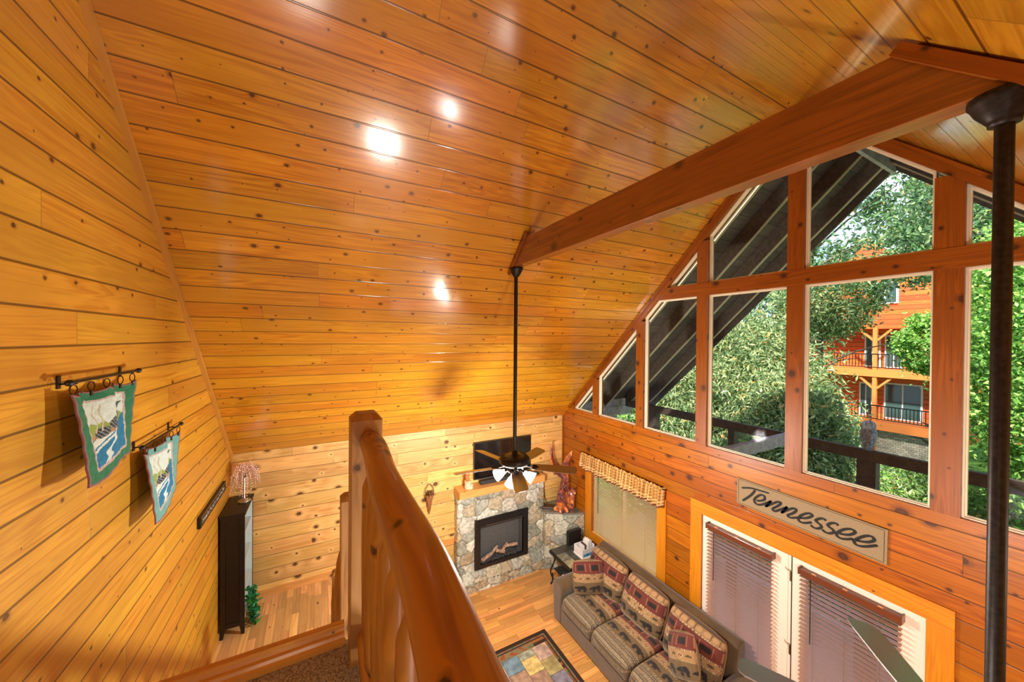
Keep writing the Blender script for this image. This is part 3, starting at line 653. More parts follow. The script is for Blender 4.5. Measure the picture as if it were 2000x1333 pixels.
# ============================================================ stonework
def stones(name, pos, smax, tmax, cell, seed, parent, hole=None, step=.011, relief=.022, asp=1.25):
    R = np.random.RandomState(seed); ns, nt_ = int(smax/step)+2, int(tmax/step)+2
    S, T = np.meshgrid(np.linspace(0, smax, ns), np.linspace(0, tmax, nt_), indexing='ij')
    gx, gy = int(smax/(cell*asp))+3, int(tmax/cell)+3
    px = (np.arange(gx)[:, None]-.5+R.uniform(-.42, .42, (gx, gy)))*cell*asp; py = (np.arange(gy)[None, :]-.5+R.uniform(-.42, .42, (gx, gy)))*cell
    px, py = px.ravel(), py.ravel(); col = R.randint(0, 6, px.size)
    sw = S+.010*np.sin(T*31+seed)+.006*np.sin(T*67); tw = T+.010*np.sin(S*29+seed)+.006*np.sin(S*71)
    d = np.sqrt(((sw[..., None]-px)/asp)**2+(tw[..., None]-py)**2); k = d.argmin(-1); d.sort(-1); e = d[..., 1]-d[..., 0]
    pal = np.array([sR(184, 188, 176), sR(164, 170, 160), sR(188, 180, 156), sR(172, 160, 136), sR(204, 206, 196), sR(150, 156, 144)])
    tilt = R.uniform(-.5, .5, (px.size, 2)); br = R.uniform(.82, 1.15, px.size)
    h = np.clip(e/.024, 0, 1)**.6; lx = (sw-px[k])*tilt[k, 0]*.12+(tw-py[k])*tilt[k, 1]*.12
    H = relief*h+lx*h+.003*np.sin(S*90+3*np.sin(T*50))*h
    Cc = pal[col[k]]*br[k][..., None]; mort = np.array(sR(112, 104, 92)); f = np.clip((e-.003)/.010, 0, 1)[..., None]; Cc = Cc*f+mort*(1-f)
    P, N = pos(S, T); P = P+N*H[..., None]
    idx = np.arange(ns*nt_).reshape(ns, nt_); q = np.stack([idx[:-1, :-1], idx[1:, :-1], idx[1:, 1:], idx[:-1, 1:]], -1).reshape(-1, 4)
    if hole is not None:
        cs_, ct = S[:-1, :-1].ravel()+step/2, T[:-1, :-1].ravel()+step/2; q = q[~hole(cs_, ct)]
    return quads(name, P.reshape(-1, 3), q, Cc.reshape(-1, 3), M['stone'], parent, smooth=True)
def planpath(pts, off):
    pts = np.array(pts, float); seg = np.diff(pts, axis=0); L = np.hypot(*seg.T); cum = np.concatenate([[0], L.cumsum()])
    nrm = np.stack([seg[:, 1], -seg[:, 0]], -1)/L[:, None]; vn = np.vstack([nrm[:1], nrm[:-1]+nrm[1:], nrm[-1:]]); vn /= np.linalg.norm(vn, axis=1)[:, None]
    def f(S, T):
        x = np.interp(S, cum, pts[:, 0]); y = np.interp(S, cum, pts[:, 1]); k = np.clip(np.searchsorted(cum, S, side='right')-1, 0, len(L)-1)
        N = np.stack([nrm[k, 0], nrm[k, 1], np.zeros_like(S)], -1)
        return np.stack([x, y, T], -1)-np.array(off), N
    return f, cum[-1]
O = (2.85, 5.6, 0)
t = thing('fireplace', 'field stone fireplace with a black gas firebox on the back wall', 'fireplace', O)
f, L = planpath([(2.03, 5.75), (2.03, 5.60), (3.72, 5.60)], O)
stones('stone_surround', f, L, 1.60, .20, 11, t, hole=lambda s, z: (s > .15+.30) & (s < .15+1.315) & (z > .33) & (z < 1.13))
f, L = planpath([(2.07, 5.60), (2.07, 5.47), (3.70, 5.46)], O)
stones('hearth', f, L, .16, .15, 5, t, asp=1.4)
def htop(S, T):
    n = np.zeros(S.shape+(3,)); n[..., 2] = .9; n[..., 1] = -.3
    return np.stack([2.05+S*1.0, 5.455+T*1.0, .148+T*.9*(.5+.5*T/.15)], -1)-np.array(O), n
stones('hearth', htop, 1.66, .16, .2, 8, t, asp=1.2, relief=.014)
o = lambda: MB(O); x0, x1, z0, z1 = 2.31, 3.365, .30, 1.15
b = o()
b.box(x0, x0+.075, 5.545, 5.60, z0, z1).box(x1-.075, x1, 5.545, 5.60, z0, z1).box(x0+.075, x1-.075, 5.545, 5.60, z1-.085, z1).box(x0+.075, x1-.075, 5.545, 5.60, z0, z0+.06)
b.box(x0+.085, x1-.085, 5.535, 5.56, z1-.125, z1-.10).box(x0+.075, x0+.10, 5.54, 5.60, z0+.06, z1-.085).box(x1-.10, x1-.075, 5.54, 5.60, z0+.06, z1-.085)
fb = b.build('firebox_frame', M['plastic'], t, bev=.004)
o().box(x0+.20, x1-.12, 5.532, 5.536, z1-.117, z1-.110).build('trim_strip', M['steel'], fb)
b = o(); gr = plain('grey_firebrick_liner', sR(84, 86, 88), .8, nsc=30, namt=.15, bump=.4, bscale=90)
b.box(x0+.1, x1-.1, 5.735, 5.745, z0+.05, z1-.08).box(x0+.085, x0+.1, 5.56, 5.745, z0+.05, z1-.08).box(x1-.1, x1-.085, 5.56, 5.745, z0+.05, z1-.08).box(x0+.085, x1-.085, 5.56, 5.745, z0+.035, z0+.05).box(x0+.085, x1-.085, 5.60, 5.745, z1-.09, z1-.08)
b.build('firebox', gr, t)
rs = random.Random(4); b = o()
for k in range(260):
    r = rs.uniform(.008, .02); b.blob((rs.uniform(x0+.13, x1-.13), rs.uniform(5.575, 5.71), z0+.055+rs.uniform(0, .03)), r, r, r*.7, seg=6)
em = b.build('ember_bed', plain('charcoal_embers', sR(70, 70, 72), .9, nsc=60, namt=.7), t); em['kind'] = 'stuff'
lm = plain('ceramic_log', sR(168, 142, 122), .9, nsc=22, namt=.45, bump=.8, bscale=60)
for p, q, r in (((2.46, 5.60, .40), (2.68, 5.66, .44), .034), ((2.62, 5.62, .43), (2.80, 5.69, .52), .028), ((2.76, 5.66, .47), (2.92, 5.63, .42), .032), ((2.84, 5.62, .43), (3.0, 5.69, .52), .028), ((2.96, 5.66, .50), (3.18, 5.64, .49), .030)):
    o().tube([Vector(p).lerp(Vector(q), i/6) for i in range(7)], [r*(1+.12*math.sin(i*2.1)) for i in range(7)], 12, wob=.12).build('log', lm, t)
# mantel and what stands on it
t = thing('mantel_shelf', 'thick pine mantel shelf over the stone fireplace', 'shelf', (2.83, 5.6, 1.615))
MB((2.83, 5.6, 1.615)).box(1.99, 3.665, 5.45, 5.75, 1.615, 1.735, (1, 0, 0), fix=False).build('plank', M['mantel'], t, bev=.006)
t = thing('television', 'black flat screen television on the wall above the mantel', 'television', (2.91, 5.70, 1.80))
b = MB((2.91, 5.70, 1.80)); b.box(2.335, 3.49, 5.675, 5.715, 1.80, 2.445).box(2.6, 3.2, 5.715, 5.747, 1.95, 2.3); tv = b.build('casing', M['plastic'], t, bev=.004)
MB((2.91, 5.70, 1.80)).box(2.347, 3.478, 5.672, 5.6755, 1.818, 2.433).build('screen', M['screen'], t)
MB((2.91, 5.70, 1.80)).box(2.335, 3.49, 5.668, 5.676, 1.80, 1.812).build('bottom_trim', M['steel'], t)
b = MB((2.93, 5.6, 1.735)); b.box(2.42, 3.43, 5.57, 5.65, 1.737, 1.80)
tag(b.build('soundbar', M['soundbar'], None, bev=.008), 'long dark grey soundbar lying on the mantel below the television', 'speaker').location = (2.93, 5.6, 1.735)
b = MB((3.53, 5.58, 1.735)); b.box(3.46, 3.60, 5.53, 5.65, 1.737, 1.765).tube([(3.50, 5.64, 1.76), (3.50, 5.65, 1.80)], .004, 6)
tag(b.build('set_top_box', M['plastic'], None, bev=.006), 'small black box at the right end of the mantel', 'media box').location = (3.53, 5.58, 1.735)
b = MB((3.6, 5.7, 1.7)); b.tube([(3.58, 5.66, 1.755), (3.66, 5.66, 1.78), (3.72, 5.64, 1.74), (3.76, 5.66, 1.60), (3.79, 5.68, 1.40), (3.80, 5.66, 1.22), (3.83, 5.62, 1.075)], .006, 8)
tag(b.build('power_cable', M['plastic'], None), 'black cable drooping from the mantel down to the stone plinth', 'cable').location = (3.6, 5.7, 1.7)
t = thing('birch_candle_holder', 'pale twiggy birch bark holder on the left end of the mantel', 'ornament', (2.17, 5.56, 1.737))
bm_ = plain('birch_bark', sR(226, 200, 164), .8, nsc=26, namt=.5, bump=.7, bscale=50)
b = MB(); b.tube([(0, 0, 0), (.004, 0, .06), (0, 0, .13)], [.058, .052, .054], 16, wob=.06); b.tube([(.05, -.03, 0), (.055, -.03, .08)], [.032, .03], 12, wob=.06); b.build('bark_cup', bm_, t)
b = MB(); rs = random.Random(9)
for k in range(26):
    a = rs.uniform(0, 2*PI); r = rs.uniform(.01, .045); h = rs.uniform(.2, .30); s = rs.uniform(.7, 1.6)
    b.tube([(r*math.cos(a), r*math.sin(a), .1), (r*s*math.cos(a+.3), r*s*math.sin(a+.3), .18), (r*s*1.2*math.cos(a), r*s*1.2*math.sin(a), h)], .004, 6)
b.build('twigs', plain('orange_twigs', sR(206, 138, 82), .8, nsc=30, namt=.3), t)
# cone wall pocket
t = thing('cone_basket', 'small woven cone basket of dried flowers hanging on the back wall left of the fireplace', 'basket', (1.56, 5.70, 1.70))
b = MB(); b.lathe((0, 0, 0), [(.002, -.33), (.02, -.25), (.045, -.12), (.075, 0), (.068, 0), (.04, -.12)], 20, sy=.6); b.build('woven_cone', plain('wicker', sR(146, 92, 52), .8, nsc=90, namt=.5, bump=.8, bscale=120), t)
MB().tube([(.075*math.cos(a)*(1 if a < PI else 1), .0, .17*math.sin(a)) for a in [PI*i/14 for i in range(15)]], .006, 8).build('handle', M['bark'], t)
V, Q, cc = leafcloud(150, lambda R, n: R.normal(size=(n, 3))*np.array([.035, .022, .022])+np.array([0, -.01, .02]), .035, [sR(150, 110, 80), sR(196, 160, 120), sR(110, 60, 50), sR(120, 110, 70)], 6)
quads('dried_flowers', V, Q, cc, M['leaf'], t)
# fire tool box at hearth left
t = thing('fireside_stool', 'small slate-topped black stand on the floor left of the hearth', 'stand', (1.93, 5.55, 0))
b = MB(); b.box(-.10, .07, -.13, .10, .42, .45); b.build('top', plain('grey_slate_top', sR(108, 112, 112), .5, nsc=20, namt=.3), t, bev=.004)
b = MB()
for x in (-.09, .06):
    for y in (-.12, .09): b.tube([(x, y, .42), (x, y, 0)], .008, 8)
b.box(-.09, .06, -.12, .09, .15, .16); b.build('legs', M['black'], t)
# corner plinth
O = (4.0, 5.45, 0)
t = thing('stone_plinth', 'waist-high corner plinth of field stone beside the fireplace', 'plinth', O)
f, L = planpath([(3.74, 5.60), (3.68, 5.43), (4.01, 5.20), (4.29, 5.08)], O)
stones('stone_face', f, L, 1.04, .21, 21, t, relief=.024)
MB(O).prism([(3.70, 5.747), (3.655, 5.415), (4.0, 5.175), (4.288, 5.055), (4.288, 5.747)], 2, 1.03, 1.06, (1, 0, 0)).build('cap_stone', plain('slate_cap', sR(112, 110, 104), .35, nsc=9, namt=.3, bump=.3, bscale=30, coat=.3), t, bev=.006)
b = MB(); b.hexa((0, 0, .018), (.135, -.10, 0), (.045, .06, 0), (0, 0, .017))
tag(b.build('receiver_box', plain('dark_brown_box', sR(62, 40, 34), .35), None, bev=.008), 'flat dark brown box at the left of the plinth top behind the carved bears', 'box').location = (3.80, 5.545, 1.061)
# carved eagle and bears
t = thing('wood_carving', 'varnished burl wood carving of an eagle rising over bears on the corner plinth', 'sculpture', (4.05, 5.36, 1.06))
b = MB((4.05, 5.36, 1.06)); T3 = lambda pts, r, **k: b.tube(pts, r, 14, **k)
b.blob((4.03, 5.36, 1.09), .22, .13, .05)
# left bear standing upright
b.blob((3.93, 5.30, 1.22), .098, .09, .19); b.blob((3.92, 5.29, 1.34), .078, .075, .10); b.blob((3.905, 5.265, 1.445), .060, .062, .058); b.blob((3.875, 5.215, 1.432), .026, .036, .024)
for dx in (-.038, .038): b.blob((3.905+dx, 5.275, 1.50), .017, .013, .017)
T3([(3.96, 5.29, 1.38), (3.93, 5.21, 1.30), (3.90, 5.18, 1.36)], [.038, .032, .022]); T3([(3.86, 5.28, 1.38), (3.84, 5.21, 1.30), (3.85, 5.18, 1.34)], [.036, .030, .02])
T3([(3.97, 5.29, 1.16), (3.98, 5.21, 1.13), (3.99, 5.18, 1.08)], [.05, .04, .034]); T3([(3.88, 5.28, 1.16), (3.86, 5.22, 1.12), (3.85, 5.19, 1.08)], [.045, .038, .03])
# trunk and eagle
b.blob((4.09, 5.42, 1.36), .105, .095, .28); b.blob((4.11, 5.42, 1.58), .080, .078, .19); T3([(4.10, 5.41, 1.68), (4.05, 5.39, 1.77), (4.02, 5.37, 1.81)], [.055, .044, .042])
b.blob((4.01, 5.365, 1.815), .046, .042, .036); T3([(3.98, 5.35, 1.812), (3.95, 5.335, 1.805), (3.935, 5.33, 1.78)], [.018, .013, .005])
T3([(4.05, 5.40, 1.62), (4.01, 5.33, 1.52), (3.98, 5.30, 1.57)], [.04, .026, .016]); T3([(4.10, 5.36, 1.50), (4.03, 5.29, 1.42), (4.0, 5.27, 1.47)], [.034, .024, .015])
# right bear bent forward
b.blob((4.19, 5.33, 1.27), .085, .085, .14); b.blob((4.17, 5.29, 1.16), .06, .06, .11); b.blob((4.21, 5.30, 1.385), .055, .055, .05); b.blob((4.20, 5.25, 1.37), .024, .034, .022)
for dx in (-.035, .035): b.blob((4.21+dx, 5.31, 1.43), .014, .012, .015)
T3([(4.18, 5.28, 1.22), (4.12, 5.22, 1.16), (4.09, 5.20, 1.20)], [.036, .028, .02]); T3([(4.12, 5.38, 1.2), (4.16, 5.32, 1.08)], [.07, .05])
def wing(p, n_, side):
    p = [Vector(q) for q in p]; nrm = Vector(n_).normalized(); vs = []
    for i, c in enumerate(p):
        tt = (p[min(i+1, len(p)-1)]-p[max(0, i-1)]).normalized(); w = side[i]; wd = tt.cross(nrm).normalized()
        vs += [c-wd*w[0]+nrm*.016, c+wd*w[1]+nrm*.016, c+wd*w[1]-nrm*.016, c-wd*w[0]-nrm*.016]
    fs = []
    for i in range(len(p)-1):
        for j in range(4): fs.append((4*i+j, 4*i+(j+1) % 4, 4*i+4+(j+1) % 4, 4*i+4+j))
    fs += [(0, 1, 2, 3), tuple(4*len(p)-4+j for j in (3, 2, 1, 0))]; b.add(vs, fs, (0, 0, 1))
wing([(4.07, 5.43, 1.64), (4.0, 5.46, 1.72), (3.90, 5.50, 1.86), (3.855, 5.52, 2.02), (3.86, 5.53, 2.16), (3.845, 5.53, 2.27)], (.5, -.8, .1), [(.06, .05), (.085, .06), (.085, .06), (.06, .055), (.035, .035), (.006, .006)])
wing([(4.12, 5.43, 1.66), (4.13, 5.44, 1.78), (4.14, 5.44, 1.90), (4.17, 5.42, 1.99), (4.22, 5.40, 2.07), (4.25, 5.38, 2.14)], (-.3, -.9, .1), [(.05, .05), (.065, .06), (.06, .06), (.045, .05), (.025, .03), (.006, .006)])
g = NG('varnished_burl'); tcx = g.n('ShaderNodeTexCoord').outputs['Object']; nn = g.noise(tcx, 3, 3, .5, 1.5)
rr = g.n('ShaderNodeValToRGB'); g.l(nn, rr.inputs[0]); e = rr.color_ramp.elements; e[0].position = .36; e[0].color = (*sR(96, 52, 62), 1); e[1].position = .66; e[1].color = (*sR(246, 206, 150), 1)
x = e.new(.46); x.color = (*sR(136, 74, 70), 1); x = e.new(.55); x.color = (*sR(214, 120, 40), 1)
car = b.build('carved_body', g.bsdf(rr.outputs[0], .25, coat=.8, crough=.08, bump=g.noise(tcx, 40, 3), bstr=.2, bdist=.01), t)
m = car.modifiers.new('remesh', 'REMESH'); m.mode = 'VOXEL'; m.voxel_size = .009; m.use_smooth_shade = True
m = car.modifiers.new('smooth', 'SMOOTH'); m.iterations = 3; m.factor = .5
# ============================================================ fabrics
def bear(x, y):
    """silhouette in a unit cell, x,y in -1..1"""
    e = lambda cx, cy, rx, ry: ((x-cx)/rx)**2+((y-cy)/ry)**2 < 1
    m = e(0, .12, .62, .34) | e(.30, .22, .34, .36) | e(-.68, .0, .28, .22) | e(-.90, -.08, .13, .09) | e(-.62, .22, .08, .09)
    for lx in (-.42, -.18, .34, .56): m |= (abs(x-lx-(.1*(y+.4))) < .11) & (y < .1) & (y > -.62)
    return m
def lodge(U, T):
    """U metres across, T 0 top/back .. 1.5 front lip"""
    S = lambda *c: np.array(sR(*c)); Cc = np.zeros(U.shape+(3,)); w_ = .012*np.sin(U*14)*0
    T = T+w_
    tan, olive, maroon, cream, blk = S(176, 138, 92), S(112, 90, 58), S(112, 46, 36), S(206, 182, 142), S(26, 22, 24)
    Cc[:] = olive
    def band(a, b_, c): m = (T >= a) & (T < b_); Cc[m] = c; return m
    m = band(-9, .155, tan*.9); cell = ((U/.085) % 1); Cc[m & ((cell < .08) | (T < .03))] = S(96, 70, 50)
    m2 = m & (((cell-.54)/.36)**2+((T-.09)/.05)**2 < 1); Cc[m2] = S(196, 158, 112)
    m = band(.155, .185, cream); Cc[m & (((U/.012) % 1) < .4)] = olive
    m = band(.185, .44, maroon); c = (U/.20) % 1
    Cc[m & (abs((c-.5)*.20) < .052-.25*abs(T-.315)*.3) & (abs(T-.315) < .052)] = blk
    ol = m & (abs(abs((c-.5)*.20)-.066) < .003) & (abs(T-.315) < .085); Cc[ol] = S(176, 120, 90)
    m = band(.44, .47, cream); Cc[m & (((U/.012) % 1) < .4)] = maroon
    m = band(.47, .60, tan); c = (U/.19) % 1; dmd = abs(c-.5)*.19/.042+abs(T-.535)/.045
    Cc[m & (dmd < 1)] = cream; Cc[m & (dmd < .72)] = maroon*.8; Cc[m & (dmd < .4)] = tan
    c2 = ((U/.19)+.5) % 1; fs = ((c2-.5)*.19/.03)**2+((T-.535)/.022)**2 < 1; Cc[m & fs] = olive*.6
    m = band(.60, .625, cream); Cc[m & (((U/.012) % 1) < .4)] = olive
    m = band(.625, .88, olive*1.15); c = (U/.20) % 1; Cc[m & bear((c-.5)*2*1.02, -(T-.755)/.12)] = blk
    m = band(.88, .90, cream); Cc[m & (((U/.012) % 1) < .4)] = olive
    m = T >= .90; st = ((T-.90)/.052) % 1; Cc[m] = S(104, 88, 66); Cc[m & (st < .22)] = cream*.85
    zz = m & (st > .45) & (st < .72) & (((U/.02+T*30) % 1) < .55); Cc[zz] = S(188, 176, 150)
    return Cc*.72
def cushion(name, c, U_, V_, th, parent, off, ex=4., pw=.35, tfun=None, n=(90, 80), crown=0., pale=False):
    """two bulged panels; U_,V_ full-size vectors. tfun(a,b)->(u metres, t)"""
    c, U_, V_ = Vector(c)-Vector(off), Vector(U_), Vector(V_); N = U_.cross(V_).normalized()
    A, B = np.meshgrid(np.linspace(-1, 1, n[0]), np.linspace(-1, 1, n[1]), indexing='ij')
    # denser towards the seams
    A = np.sin(A*PI/2)*.5+A*.5; B = np.sin(B*PI/2)*.5+B*.5
    h = th/2*(np.clip(1-np.abs(A)**ex, 0, 1)*np.clip(1-np.abs(B)**ex, 0, 1))**pw
    pin = 1-.05*np.clip(1-A*A, 0, 1)*0; ins = .035*(1-np.abs(A)**2)*np.abs(B)**6; ins2 = .035*(1-np.abs(B)**2)*np.abs(A)**6
    As = A*(1-.0)+0; Bs = B
    Uv, Vv, Nv = np.array(U_)/2, np.array(V_)/2, np.array(N)
    rc = 1-.10*(np.abs(A)*np.abs(B))**3; As, Bs = As*rc, Bs*rc
    out = []
    for s in (1, -1):
        P = np.array(c)+(As*(1-ins2*pw*2))[..., None]*Uv+(Bs*(1-ins*pw*2))[..., None]*Vv+(s*h+crown*h)[..., None]*Nv
        P = P+(.004*np.sin(A*11+B*7)*(1-A*A)*(1-B*B))[..., None]*Nv
        u, tt = tfun(A, B, s); Cc = lodge(u, tt)
        if s == -1: P, Cc = P[::-1], Cc[::-1]
        out.append((P, Cc))
    V = np.concatenate([o_[0].reshape(-1, 3) for o_ in out]); Cc = np.concatenate([o_[1].reshape(-1, 3) for o_ in out])
    idx = np.arange(n[0]*n[1]).reshape(n); q = np.stack([idx[:-1, :-1], idx[1:, :-1], idx[1:, 1:], idx[:-1, 1:]], -1).reshape(-1, 4)
    ob = quads(name, V, np.concatenate([q, q+n[0]*n[1]]), Cc, M['fabric'], parent, smooth=True)
    e = [Vector(c)+U_*(a/2)*(1-.10*abs(a*b_)**3)+V_*(b_/2)*(1-.10*abs(a*b_)**3) for a, b_ in [(-1, -1), (-.5, -1.0), (0, -1), (.5, -1), (1, -1), (1, -.5), (1, 0), (1, .5), (1, 1), (.5, 1), (0, 1), (-.5, 1), (-1, 1), (-1, .5), (-1, 0), (-1, -.5), (-1, -1)]]
    MB().tube(e, .006, 8, cap=False).build('piping', plain('tan_piping', sR(126, 96, 62), .8) if 'pip' not in M else M['pip'], ob)
    return ob
M['pip'] = plain('tan_piping', sR(126, 96, 62), .8)
# ============================================================ sofa
O = (3.62, 3.2, 0)
t = thing('sofa', 'brown suede three-seat sofa with bear-patterned lodge cushions below the blinds', 'sofa', O)
o = lambda: MB(O)
o().box(3.14, 4.12, 2.20, 4.22, .04, .30, (0, 1, 0)).build('base', M['suede'], t, bev=.025, seg=3)
def rbox(b, x0, x1, y0, y1, z0, z1): return b.box(x0, x1, y0, y1, z0, z1)
def arm(y0, y1):
    # rounded-top profile in YZ extruded along X
    ym = (y0+y1)/2; w_ = (y1-y0)/2; pts = [(y0+.02, .03), (y1-.02, .03), (y1, .42)]+[(ym+(w_+.015)*math.cos(a), .52+.115*math.sin(a)) for a in [PI*i/12 for i in range(13)]]+[(y0, .42)]
    return o().prism(pts, 0, 3.13, 4.10, (1, 0, 0)).build('arm', M['suede'], t, bev=.03, seg=3)
arm(4.19, 4.42); arm(1.99, 2.235)
pts = [(3.93, .28), (4.20, .28), (4.215, .84), (4.19, .90), (4.14, .915), (4.07, .88)]
o().prism([(x, z) for x, z in pts], 1, 2.20, 4.43, (0, 1, 0)).build('back', M['suede'], t, bev=.02, seg=3)
sf = lambda lo, hi: (lambda A, B, s: ((A*.5+.5)*.62, np.where(s > 0, lo+(hi-lo)*(B*.5+.5), 1.3+0*B)))
for k, (y0, y1) in enumerate(((3.53, 4.17), (2.89, 3.53), (2.25, 2.89))):
    cy = (y0+y1)/2
    o().box(3.10, 3.86, min(y0, y1)+.008, max(y0, y1)-.008, .305, .405, (0, 1, 0)).build('seat_cushion_underside', M['suede'], t, bev=.03, seg=3)
    cushion('seat_cushion', (3.445, cy, .415), (0, y1-y0, 0), (-.74, 0, .0), .20, t, O, ex=6, pw=.32, tfun=sf(.05, 1.26), crown=.02)
bf = lambda A, B, s: ((A*.5+.5)*.64, np.where(s > 0, (1-(B*.5+.5))*1.02, .1+0*B))
for k, (y0, y1) in enumerate(((4.36, 3.64), (3.62, 2.95), (2.93, 2.22))):
    cy = (y0+y1)/2; lean = Vector((.22, 0, .53))
    cushion('back_cushion', (3.83, cy, .70), (0, y1-y0, 0), tuple(lean), .31, t, O, ex=2.8, pw=.48, tfun=bf)
    # pale suede strip along the top of the cushion
pf = lambda A, B, s: ((A*.5+.5)*.44, np.where(s > 0, .17+(1-(B*.5+.5))*.76, 1.3+0*B))
p = thing('throw_pillow', 'square bear-patterned throw pillow propped in the far corner of the sofa', 'pillow', (3.50, 4.10, .72), 0, 'throw pillows on the sofa')
Nn = Vector((-.42, -.86, .28)).normalized(); Uu = Nn.cross(Vector((0, 0, 1))).normalized()*-1; Vv = Nn.cross(Uu).normalized(); Vv = Vv if Vv.z > 0 else -Vv
if Uu.cross(Vv).dot(Nn) < 0: Uu = -Uu
cushion('pillow_cover', (3.50, 4.03, .735), tuple(Uu*.47), tuple(Vv*.46), .21, p, (3.50, 4.10, .72), ex=2.2, pw=.55, tfun=pf, n=(70, 70))
p = thing('throw_pillow', 'bear-patterned throw pillow standing on its corner near the sofa arm closest to the doors', 'pillow', (3.55, 2.5, .72), 0, 'throw pillows on the sofa')
Nn = Vector((-.92, .30, .30)).normalized(); Uu = Vector((0, -.8, .45)); Uu = (Uu-Nn*Uu.dot(Nn)).normalized(); Vv = Nn.cross(Uu).normalized()
if Vv.z < 0: Vv = -Vv
if Uu.cross(Vv).dot(Nn) < 0: Uu = -Uu
cushion('pillow_cover', (3.55, 2.50, .76), tuple(Uu*.44), tuple(Vv*.44), .21, p, (3.55, 2.5, .72), ex=2.2, pw=.55, tfun=pf, n=(70, 70))
# ============================================================ tables, rug
TC = {'b': (104, 132, 148), 'y': (206, 180, 112), 'g': (150, 154, 134), 'p': (178, 152, 138), 'o': (160, 146, 96), 'v': (122, 120, 134), 'n': (158, 126, 104), 'd': (92, 98, 96), 'c': (196, 190, 158), 'k': (74, 74, 72)}
def tiles(b, rows):
    for x0, x1, y0, y1, z0, z1, c in rows: b.box(x0+.002, x1-.002, y0+.002, y1-.002, z0, z1, col=tuple(v*.62 for v in sR(*TC[c])))
    return b
O = (1.89, 3.08, 0)
t = thing('coffee_table', 'coffee table topped with multicoloured slate tiles standing on the rug', 'coffee table', O)
rows = []; X = [1.29, 1.475, 1.675, 1.875, 2.085, 2.29, 2.485]; pat = ['pvngbo', 'ybdpvn', 'gpnoyb', 'bnpvgd', 'gyndbp', 'povnyg']
for i in range(6):
    y = 3.675; j = 0; first = .205 if i % 2 else .10
    while y > 2.52:
        h = first if j == 0 else .205; y2 = max(y-h, 2.50); rows.append((X[i], X[i+1], y2, y, .435, .45, pat[i][j % 6])); y = y2; j += 1
tiles(MB(O), rows).build('slate_top', M['slate'], t, bev=.002)
b = MB(O); b.box(1.285, 2.49, 2.495, 3.68, .40, .435); b.build('frame', M['black'], t, bev=.004)
for x in (1.33, 2.44):
    for y in (2.54, 3.63): MB(O).tube([(x, y, .40), (x+(.02 if x < 2 else -.02), y, .2), (x, y, .03)], .016, 10).build('leg', M['black'], t)
b = MB(O); b.tube([(1.33, 2.54, .12), (2.44, 2.54, .12), (2.44, 3.63, .12), (1.33, 3.63, .12), (1.33, 2.54, .12)], .01, 8, cap=False); b.build('stretcher', M['black'], t)
nx, ny = 190, 240; U, V = np.meshgrid(np.linspace(0, 1, nx), np.linspace(0, 1, ny), indexing='ij'); X = 1.0+1.89*U; Y = 1.88+2.40*V
d = np.minimum(np.minimum(X-1.0, 2.89-X), np.minimum(Y-1.88, 4.28-Y)); Cc = np.zeros(U.shape+(3,)); S = lambda *c: np.array(sR(*c))
Cc[:] = S(112, 92, 62); Cc[d < .30] = S(128, 110, 78); Cc[(d > .085) & (d < .30) & (X > 2.6)] = S(128, 74, 34)
nz_ = np.sin(X*23+3*np.sin(Y*17))*np.sin(Y*29+2*np.sin(X*13)); Cc[(d < .28) & (nz_ > .55)] = S(142, 76, 40); Cc[(d < .28) & (nz_ < -.6)] = S(90, 104, 66)
for cx, cy in ((2.02, 3.86), (2.36, 3.90), (1.6, 3.86), (1.25, 3.9)):
    a, b_ = (X-cx)*.85+(Y-cy)*.5, -(X-cx)*.5+(Y-cy)*.85; m = (a/.135)**2+(b_/.062)**2 < 1
    Cc[m] = S(62, 38, 24); Cc[m & (np.sin(a*110)*np.sin(b_*120) > .25)] = S(150, 108, 74)
bx = (d > .10) & (d < .22) & (X > 2.6) & (((Y/.45) % 1) < .42); Cc[bx] = S(52, 34, 26); bx &= (((Y/.09) % 1) < .5); Cc[bx] = S(150, 92, 40)
Cc[d < .055] = S(46, 30, 22); Cc[(d > .078) & (d < .092)] = S(52, 36, 28)
P = np.stack([X-1.945, Y-3.08, np.full_like(X, .012)], -1)
rg = gridmesh('area_rug', P, Cc, M['rug'], None); rg.location = (1.945, 3.08, 0); m = rg.modifiers.new('solid', 'SOLIDIFY'); m.thickness = .011; m.offset = -1
tag(rg, 'brown lodge rug with dark border and pinecones under the coffee table', 'rug')
O = (3.8, 4.76, 0)
t = thing('end_table', 'black iron end table with a slate tile top between the sofa and the plinth', 'end table', O)
rows = []; xs = [3.515, 3.70, 3.89, 4.075]; ys = [4.475, 4.67, 4.865, 5.035]; pat = ['cgk', 'kdk', 'ckd']
for i in range(3):
    for j in range(3): rows.append((xs[i], xs[i+1], ys[j], ys[j+1], .59, .602, pat[i][j]))
tiles(MB(O), rows).build('slate_top', M['slate'], t, bev=.002)
MB(O).box(3.495, 4.095, 4.455, 5.055, .545, .592).build('frame', M['bookblack'], t, bev=.004)
for x, sx in ((3.53, -1), (4.06, 1)):
    for y, sy in ((4.50, -1), (5.02, 1)):
        pts = [(x, y, .55), (x-sx*.05, y, .50), (x-sx*.07, y, .42), (x-sx*.03, y, .34), (x+sx*.015, y, .27), (x+sx*.02, y, .20), (x-sx*.02, y, .12), (x-sx*.03, y, .06), (x+sx*.02, y, .012)]
        MB(O).tube(pts, .013, 10).build('leg', M['black'], t)
MB(O).box(3.56, 4.03, 4.52, 5.0, .27, .285).build('lower_shelf', M['bookblack'], t, bev=.003)
MB(O).tube([(3.50, 4.62, .20), (3.44, 4.72, .20), (3.43, 4.85, .22), (3.50, 4.95, .25)], .011, 8).build('scroll', M['black'], t)
